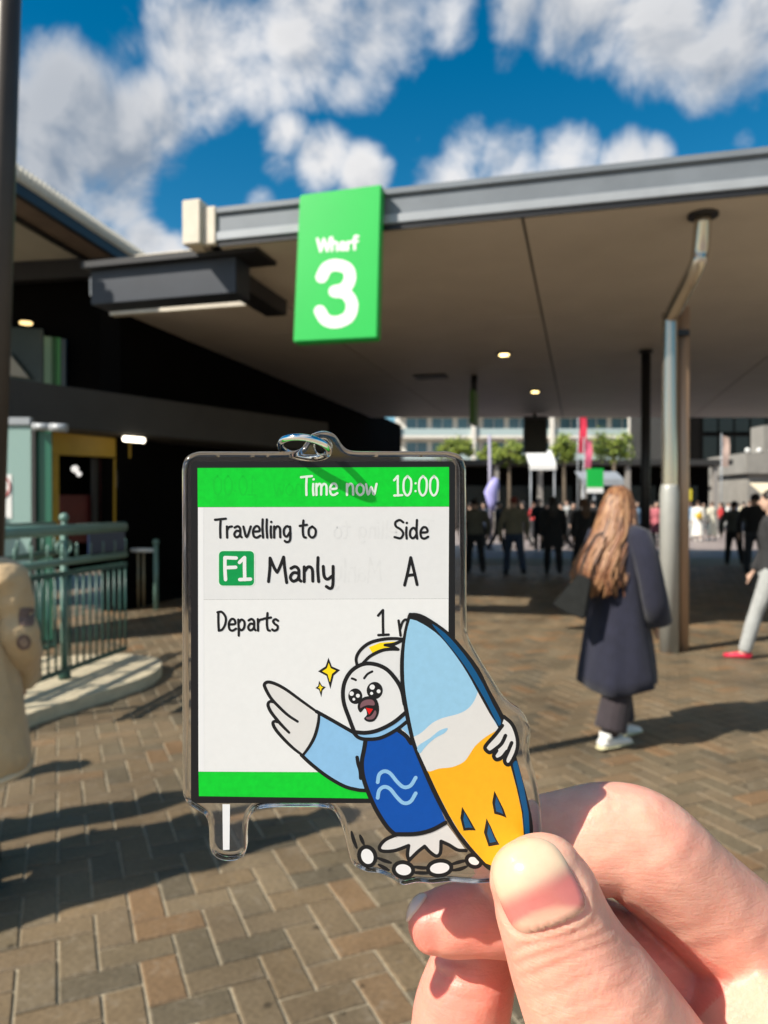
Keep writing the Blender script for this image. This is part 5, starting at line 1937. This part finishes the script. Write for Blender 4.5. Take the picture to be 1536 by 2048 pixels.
fill('foam', dense(mid, 3, False) + [B_(622, 371)] + dense(edge2, 3, False) + [B_(1180, 205), D_(950, 1080), D_(850, 900)], I_sand, 10.4, board)
fill('foam_streak', dense([D_(550, 1225), D_(470, 1250), D_(380, 1322), D_(262, 1402), D_(285, 1468), D_(340, 1402), D_(430, 1322), D_(522, 1272)], 3), I_board, 11, board)
fill('sand', dense(edge2, 3, False) + [B_(1180, 205)] + [B_(1258, 455), B_(1302, 620), B_(1336, 780), B_(1350, 930), B_(1340, 1010), B_(1280, 1090), B_(1150, 1160), B_(1085, 1135), B_(985, 1025), B_(900, 915), B_(830, 800), B_(750, 645), B_(685, 505)], I_org, 10.8, board)
fill('rail_strip', dense([D_(400, 225), D_(520, 310), D_(640, 435), D_(770, 605), D_(890, 805), D_(985, 1000), D_(1062, 1150), D_(1042, 1205), D_(945, 1022), D_(845, 840), D_(725, 642), D_(605, 480), D_(470, 318)], 2), I_strip, 10.2, board)
fill('rail_strip', [B_(1268, 425), B_(1302, 420), B_(1350, 600), B_(1384, 780), B_(1392, 930), B_(1358, 932), B_(1346, 780), B_(1312, 620)], I_strip, 10.2, board)
for L in ([(1145, 630), (1175, 690), (1210, 760), (1230, 818), (1190, 802), (1145, 790), (1130, 710)], [(920, 742), (955, 800), (990, 860), (1016, 906), (970, 905), (930, 908), (908, 820)], [(1090, 822), (1120, 880), (1150, 950), (1180, 1005), (1150, 1010), (1105, 1018), (1072, 920)]):
    cx, cy = sum(p[0] for p in L) / 7, sum(p[1] for p in L) / 7
    sd = fill('seed', [B_(*p) for p in L], I_black, 11.4, board)
    fill('seed_fill', [B_(cx + (x - cx) * .58, cy + (y - cy) * .66) for x, y in L], I_strip, 12, sd)
hnd = fill('wing_tip', [B_(*p) for p in [(1215, 118), (1272, 172), (1302, 262), (1300, 340), (1255, 432), (1222, 440), (1216, 412), (1180, 412), (1152, 402), (1140, 372), (1105, 360), (1082, 338), (1090, 305), (1150, 240), (1190, 190)]], I_sand, 12.4)
lines('outline', [[B_(*p) for p in q] for q in [[(1210, 112), (1270, 168), (1304, 262), (1302, 345), (1262, 432), (1232, 446), (1216, 415), (1240, 355), (1265, 295)], [(1200, 175), (1150, 240), (1092, 305), (1080, 335), (1110, 362), (1150, 340), (1195, 300), (1222, 245)], [(1160, 350), (1140, 385), (1160, 412), (1200, 395), (1232, 355)]]], 7.4, I_black, 12.8, hnd)

# ---- open jump ring through the tab
jr = []
rc = CP(609, 896, -.0012)
ex = (CP(662, 906, .0016) - CP(557, 889, .0016)).normalized()
hlf = (CP(662, 906, -.001) - CP(557, 889, -.001)).length / 2 - .0003
ey_ = (ex.cross(cn)).normalized()
if ey_.z < 0:
    ey_ = -ey_
ey_ = (cn * .93 + ey_ * .37).normalized()
ringc = CP(609, 896, .0)
P = [ringc + ex * (hlf * math.cos(t)) + ey_ * (hlf * math.sin(t)) for t in [2 * math.pi * i / 64 for i in range(63)]]
mb = MB(); mb.tube(P, .00052, 12)
jring = mb.build('jump_ring', mat('bright_chrome', (.86, .85, .83), .08, metal=1.0), origin=ringc)
tag(jring, 'shiny metal jump ring hooked through the tab on top of the charm', 'ring')

# ------------------------------------------------------------------ the hand holding the charm
def pd(px, py):
    """depth of the charm's front plane on a pixel ray"""
    return CP(px, py).y


def station(px, py, Y, hw, ratio):
    p = U(px, py, Y)
    r = hw * Y / FPX
    return p, (r, r * ratio)


def finger(mb, S, n=26, sub=5):
    """S: (px, py, depth, half width in px, depth/width ratio); the wide axis lies across the view"""
    P = [U(a, b, c) for a, b, c, d, e in S]
    W_ = [(d * c / FPX, d * c / FPX * e, 0) for a, b, c, d, e in S]
    PP = catmull(P, sub)
    WW = catmull(W_, sub)
    t = (PP[1] - PP[0]).normalized()
    view_ = (PP[0] - CAM).normalized()
    up = t.cross(view_).normalized()
    mb.tube(PP, [(w.x, w.y) for w in WW], n, up=up)


def tip_stations(S, k=6):
    """round off the first station into a finger tip"""
    (x0, y0, Y0, h0, e0), (x1, y1, Y1, h1, e1) = S[0], S[1]
    dx, dy = x0 - x1, y0 - y1
    L = math.hypot(dx, dy)
    dx, dy = dx / L, dy / L
    out = []
    for i in range(k):
        a = math.pi / 2 * (1 - i / k)
        out.append((x0 + dx * h0 * .8 * math.sin(a), y0 + dy * h0 * .8 * math.sin(a), Y0, max(h0 * math.cos(a), h0 * .12), e0))
    return out + S


plane_t = pd(1060, 1700)
hb = MB()
Yt = plane_t - .0072
THUMB = tip_stations([(1072, 1752, Yt, 97, .80), (1090, 1790, Yt, 108, .84), (1112, 1850, Yt + .0004, 114, .88), (1142, 1920, Yt + .001, 128, .92), (1186, 2000, Yt + .002, 148, .95), (1240, 2100, Yt + .004, 168, .95), (1330, 2250, Yt + .009, 185, .95), (1450, 2420, Yt + .018, 200, .95)])
finger(hb, THUMB)
Yi = plane_t + .0032 + .0078
INDEX = tip_stations([(1010, 1716, Yi + .001, 84, .8), (1060, 1700, Yi, 96, .85), (1150, 1686, Yi, 104, .9), (1225, 1676, Yi, 108, .95), (1290, 1700, Yi, 114, .98), (1380, 1782, Yi + .002, 112, 1.0), (1480, 1880, Yi + .005, 124, 1.0), (1590, 2000, Yi + .010, 150, 1.0), (1760, 2200, Yi + .022, 190, .9)])
finger(hb, INDEX)
Ym = .131
MIDDLE = tip_stations([(862, 1846, Ym, 58, .9), (900, 1842, Ym, 68, .92), (980, 1836, Ym, 72, .95), (1080, 1850, Ym + .001, 76, 1.0), (1220, 1905, Ym + .003, 95, 1.0), (1420, 2040, Ym + .008, 130, 1.0), (1680, 2260, Ym + .012, 170, 1.0)])
finger(hb, MIDDLE)
Yr = .141
RING = tip_stations([(1000, 1840, Yr, 62, .9), (962, 1900, Yr - .001, 80, .95), (938, 1970, Yr - .002, 92, 1.0), (922, 2050, Yr - .002, 100, 1.0), (940, 2160, Yr + .001, 108, 1.0), (1060, 2300, Yr + .004, 130, 1.0), (1400, 2400, Yr + .008, 170, 1.0)])
finger(hb, RING)
PINKY = tip_stations([(1080, 2190, Yr + .01, 60, .9), (1000, 2240, Yr + .012, 70, .95), (1010, 2330, Yr + .014, 80, 1.0), (1150, 2440, Yr + .016, 100, 1.0), (1450, 2500, Yr + .018, 140, 1.0)])
finger(hb, PINKY)
# palm, web of the thumb and wrist
finger(hb, [(1480, 2090, .118, 140, 1.0), (1560, 2160, .124, 230, .8), (1640, 2330, .132, 330, .55), (1760, 2560, .14, 330, .55), (1900, 2850, .15, 270, .7), (2100, 3300, .17, 270, .8)], 24, 4)
horg = U(1500, 2100, .12)
hand_e = empty('hand', 'right hand pinching the acrylic charm between thumb and bent forefinger', 'hand', horg)
hme = remeshed(hb, .00055, 5, horg, 'skin')

# creases and knuckle folds cut into the surface
nv = len(hme.vertices)
co = np.zeros(nv * 3); hme.vertices.foreach_get('co', co); co = co.reshape(-1, 3)
nr = np.zeros(nv * 3); hme.vertices.foreach_get('normal', nr); nr = nr.reshape(-1, 3)
wco = co + np.array(horg)
RT = np.array(RM.transposed())
q = (wco - np.array(CAM)) @ RT.T
PXY = np.stack([768 + FPX * q[:, 0] / -q[:, 2], 1024 - FPX * q[:, 1] / -q[:, 2]], 1)
dep = -q[:, 2]
view_d = wco - np.array(CAM)
view_d /= np.linalg.norm(view_d, axis=1)[:, None]
facing = np.clip(-(nr * view_d).sum(1) * 2.0, 0, 1)


def seg_dist(P, A, B):
    A, B = np.array(A, float), np.array(B, float)
    d = B - A
    t = np.clip(((P - A) @ d) / (d @ d), 0, 1)
    return np.linalg.norm(P - (A + t[:, None] * d), axis=1), t


disp = np.zeros(nv)


def crease(pts, depth_mm, w, d0, d1):
    best = np.full(nv, 1e9)
    pts = dense(pts, 5, False) if len(pts) > 2 else pts
    n = len(pts) - 1
    fade = np.zeros(nv)
    for i in range(n):
        d, t = seg_dist(PXY, pts[i], pts[i + 1])
        m = d < best
        best[m] = d[m]
        s = (i + t) / n
        fade[m] = np.sin(np.pi * np.clip(s[m] * .9 + .05, 0, 1)) ** .5
    ok = (dep > d0) & (dep < d1)
    g = np.exp(-(best / w) ** 2) - .45 * np.exp(-((best - 1.9 * w) / (1.1 * w)) ** 2)
    disp[:] += np.where(ok, -g * depth_mm * .00072 * fade, 0)


tmax = plane_t + .006
def E_(x, y):
    return (780 + x * .4922, 1540 + y * .4922)


NAIL_T = [E_(*p) for p in [(400, 400), (425, 335), (470, 292), (530, 268), (595, 264), (655, 284), (700, 330), (745, 410), (785, 490), (802, 542), (788, 580), (735, 612), (665, 640), (595, 662), (540, 668), (495, 640), (450, 560), (415, 470)]]
crease(NAIL_T[7:] + NAIL_T[:1], .42, 5.5, 0, tmax)
for p, dm, w in (([(1020, 1905), (1075, 1885), (1135, 1872), (1190, 1850)], .30, 7), ([(1030, 1930), (1090, 1908), (1150, 1890), (1215, 1862)], .26, 7), ([(1040, 1958), (1100, 1935), (1170, 1905), (1230, 1885)], .22, 7), ([(1075, 1868), (1120, 1856), (1165, 1838)], .18, 6),
                 ([(1060, 2000), (1140, 1972), (1230, 1930)], .14, 7), ([(1080, 2035), (1170, 2005), (1270, 1965)], .14, 8), ([(1005, 1850), (1018, 1880), (1030, 1910)], .16, 5), ([(1000, 1800), (1010, 1835), (1025, 1862)], .16, 5),
                 ([(1100, 2050), (1120, 2000), (1160, 1950)], .08, 5), ([(1180, 2040), (1190, 1990), (1210, 1940)], .08, 5), ([(1180, 1790), (1200, 1815), (1212, 1838)], .14, 5)):
    crease(p, dm, w, 0, tmax)
for p, dm, w in (([(1222, 1600), (1232, 1660), (1226, 1730), (1218, 1770)], .42, 8), ([(1238, 1640), (1250, 1680), (1246, 1740)], .30, 7), ([(1296, 1600), (1312, 1660), (1310, 1720)], .10, 9), ([(1340, 1760), (1372, 1740), (1395, 1700)], .10, 7), ([(1300, 1770), (1330, 1740), (1350, 1690)], .08, 6),
                 ([(1440, 1900), (1480, 1860), (1510, 1800)], .12, 8), ([(1460, 1935), (1500, 1910), (1536, 1860)], .14, 8), ([(1180, 1590), (1170, 1620), (1178, 1660)], .10, 6), ([(1210, 1575), (1222, 1590), (1236, 1600)], .2, 6), ([(1440, 2000), (1490, 1985), (1540, 1960)], .40, 8), ([(1440, 2030), (1500, 2020), (1550, 2000)], .2, 7)):
    crease(p, dm, w, tmax, .128)
for p, dm, w in (([(868, 1908), (900, 1922), (950, 1928)], .25, 7), ([(870, 1940), (910, 1960), (960, 1970)], .18, 7), ([(880, 1975), (930, 2000), (990, 2005)], .14, 7), ([(860, 1780), (870, 1840), (880, 1900)], .05, 6)):
    crease(p, dm, w, .120, .16)
rs = np.random.RandomState(4)
# soft fleshiness
disp += .00010 * np.sin(wco[:, 0] * 700 + 2 * np.sin(wco[:, 2] * 420)) * np.sin(wco[:, 2] * 610 + 1.3)
co2 = co + nr * (disp * facing)[:, None]
hme.vertices.foreach_set('co', co2.ravel())
hme.update()

# skin colour: flushed tips and sides, paler backs, palm corner toned down against the sun
base = np.array([.80, .405, .30])
pink = np.array([.78, .21, .165])
pale = np.array([.80, .49, .36])


def blob(px, py, r, d0=0, d1=1):
    return np.where((dep > d0) & (dep < d1), np.exp(-(((PXY - np.array([px, py])) ** 2).sum(1)) / r ** 2), 0)


wp = np.zeros(nv)
for a in ((830, 1870, 70, .12, .16, 1.0), (900, 1800, 70, .12, .16, .9), (960, 1860, 90, .12, .16, .8), (900, 2010, 120, .125, .17, .75), (1000, 1985, 100, .125, .17, .8), (980, 1790, 50, 0, tmax, .5), (1020, 1940, 60, 0, tmax, .3), (1330, 1900, 130, tmax, .16, .8), (1390, 1990, 130, tmax, .16, .9), (1245, 1790, 60, tmax, .14, .8),
          (1260, 1575, 60, tmax, .14, .25), (1400, 1850, 60, tmax, .14, .35), (1500, 2030, 150, tmax, .2, .55)):  # last pink spot paints down the strong sun on the palm corner
    wp = np.maximum(wp, blob(*a[:5]) * a[5])
wq = np.zeros(nv)
for a in ((990, 1720, 60, 0, tmax, .7), (1150, 1700, 60, 0, tmax, .7), (1180, 1640, 90, tmax, .14, .7), (1280, 1650, 80, tmax, .14, .5), (1000, 1690, 90, tmax, .14, .5)):
    wq = np.maximum(wq, blob(*a[:5]) * a[5])
colr = base[None] * (1 - wp[:, None]) + pink[None] * wp[:, None]
colr = colr * (1 - wq[:, None]) + pale[None] * wq[:, None]
ca = hme.attributes.new('tone', 'FLOAT_COLOR', 'POINT')
ca.data.foreach_set('color', np.concatenate([colr, np.ones((nv, 1))], 1).ravel())
m_skin = mat('skin', (.7, .4, .3), .42, spec=.45, attr='tone', noise=.08, nscale=260, bump=.12, bscale=1500)
nt = m_skin.node_tree
p = nt.nodes['Principled BSDF']
p.inputs['Subsurface Weight'].default_value = .6
p.inputs['Subsurface Radius'].default_value = (1.0, .32, .18)
p.inputs['Subsurface Scale'].default_value = .0032
vor = nt.nodes.new('ShaderNodeTexVoronoi')
vor.feature = 'DISTANCE_TO_EDGE'
vor.inputs['Scale'].default_value = 1300
tcn = nt.nodes.new('ShaderNodeTexCoord')
nt.links.new(tcn.outputs['Object'], vor.inputs['Vector'])
b2 = nt.nodes.new('ShaderNodeBump')
b2.inputs['Strength'].default_value = .14
b2.inputs['Distance'].default_value = .00025
nt.links.new(vor.outputs['Distance'], b2.inputs['Height'])
ob = p.inputs['Normal'].links[0].from_node
nt.links.new(ob.outputs[0], b2.inputs['Normal'])
nt.links.new(b2.outputs[0], p.inputs['Normal'])
# fine lines running across the fingers
mpx = nt.nodes.new('ShaderNodeMapping')
mpx.inputs['Rotation'].default_value = (0, R(-25), 0)
mpx.inputs['Scale'].default_value = (230, 230, 1500)
nt.links.new(tcn.outputs['Object'], mpx.inputs[0])
nx_ = nt.nodes.new('ShaderNodeTexNoise')
nx_.inputs['Scale'].default_value = 1.0
nx_.inputs['Detail'].default_value = 4
nx_.inputs['Distortion'].default_value = .8
nt.links.new(mpx.outputs[0], nx_.inputs['Vector'])
b3 = nt.nodes.new('ShaderNodeBump')
b3.inputs['Strength'].default_value = .24
b3.inputs['Distance'].default_value = .0004
nt.links.new(nx_.outputs[0], b3.inputs['Height'])
nt.links.new(b2.outputs[0], b3.inputs['Normal'])
nt.links.new(b3.outputs[0], p.inputs['Normal'])
# blotchy flush and paler islands in the skin
bl = nt.nodes.new('ShaderNodeTexNoise')
bl.inputs['Scale'].default_value = 210
bl.inputs['Detail'].default_value = 7
bl.inputs['Roughness'].default_value = .65
nt.links.new(tcn.outputs['Object'], bl.inputs['Vector'])
bm_r = nt.nodes.new('ShaderNodeMapRange')
for i_, v_ in enumerate((.38, .66, 0.0, .42)):
    bm_r.inputs[i_ + 1].default_value = v_
nt.links.new(bl.outputs[0], bm_r.inputs[0])
mxb = nt.nodes.new('ShaderNodeMix'); mxb.data_type = 'RGBA'
nt.links.new(bm_r.outputs[0], mxb.inputs['Factor'])
nt.links.new(p.inputs['Base Color'].links[0].from_socket, mxb.inputs['A'])
mxb.inputs['B'].default_value = (.72, .26, .18, 1)
nt.links.new(mxb.outputs['Result'], p.inputs['Base Color'])
hand = link_mesh('skin', hme, m_skin, hand_e)

# ---- nails laid on the finger surface
hbvh = BVHTree.FromPolygons([Vector(v) for v in (co2 + np.array(horg))], [tuple(pp.vertices) for pp in hme.polygons])


def nail(poly, name, colour, near_y, bulge, m, lift=.00030):
    """poly in px; grid inside it is dropped on the finger, lifted a little, with a curled rim"""
    L = [Vector(p) for p in dense(poly, 6)]
    c = sum(L, Vector((0, 0))) / len(L)
    rings = 9
    mb = MB()
    cols = []
    idx = []
    for r_ in range(rings + 1):
        f = 1 - r_ / rings
        row = []
        for pt in L:
            s = c.lerp(pt, f)
            h = hbvh.ray_cast(CAM, ray(s.x, s.y).normalized())
            if h[0] is None:
                h = hbvh.find_nearest(U(s.x, s.y, near_y))
            up = lift + bulge * (1 - f ** 2)
            if r_ == 0:
                up = -.00025
            row.append(mb.pts([h[0] + h[1] * up]))
            cols.append(colour(s.x, s.y))
        idx.append(row)
    n = len(L)
    for a, b in zip(idx, idx[1:]):
        for i in range(n):
            j = (i + 1) % n
            mb.face([a[i], a[j], b[j], b[i]], True)
    o = mb.build(name, m, hand_e, fix=False)
    at_ = o.data.attributes.new('tone', 'FLOAT_COLOR', 'POINT')
    at_.data.foreach_set('color', np.array(cols).ravel())
    # face the camera
    return o


m_nail = mat('nail', (.8, .5, .4), .22, spec=.5, attr='tone', noise=.05, nscale=300, bump=.05, bscale=1800, coat=.4)
m_nail.node_tree.nodes['Principled BSDF'].inputs['Subsurface Weight'].default_value = .2
m_nail.node_tree.nodes['Principled BSDF'].inputs['Subsurface Radius'].default_value = (1.0, .4, .25)
m_nail.node_tree.nodes['Principled BSDF'].inputs['Subsurface Scale'].default_value = .001


def sstep(a, b, x):
    t = min(1, max(0, (x - a) / (b - a)))
    return t * t * (3 - 2 * t)


def thumb_tone(x, y):
    zx, zy = (x - 780) / .4922, (y - 1540) / .4922
    # distance below the pale front part, which slants across the nail
    edge = 520 - (zx - 470) * .50 if zx < 720 else 395
    t = sstep(-35, 55, zy - edge)
    cream = np.array([.60, .45, .31]); bed = np.array([.58, .18, .155]); lun = np.array([.70, .38, .27])
    c = cream * (1 - t) + bed * t
    arc = 548 + (zx - 690) ** 2 * .0022 if zx < 690 else 548 + (zx - 690) * .12
    l = sstep(-18, 22, zy - arc)
    c = c * (1 - l) + lun * l
    return (*c, 1)


nail(NAIL_T, 'thumb_nail', thumb_tone, Yt, .00035, m_nail)
NAIL_M = [(806, 1838), (808, 1815), (822, 1796), (842, 1786), (856, 1790), (842, 1812), (826, 1832), (814, 1846)]
nail(NAIL_M, 'finger_nail', lambda x, y: (.80, .55, .45, 1), Ym, .0002, m_nail)
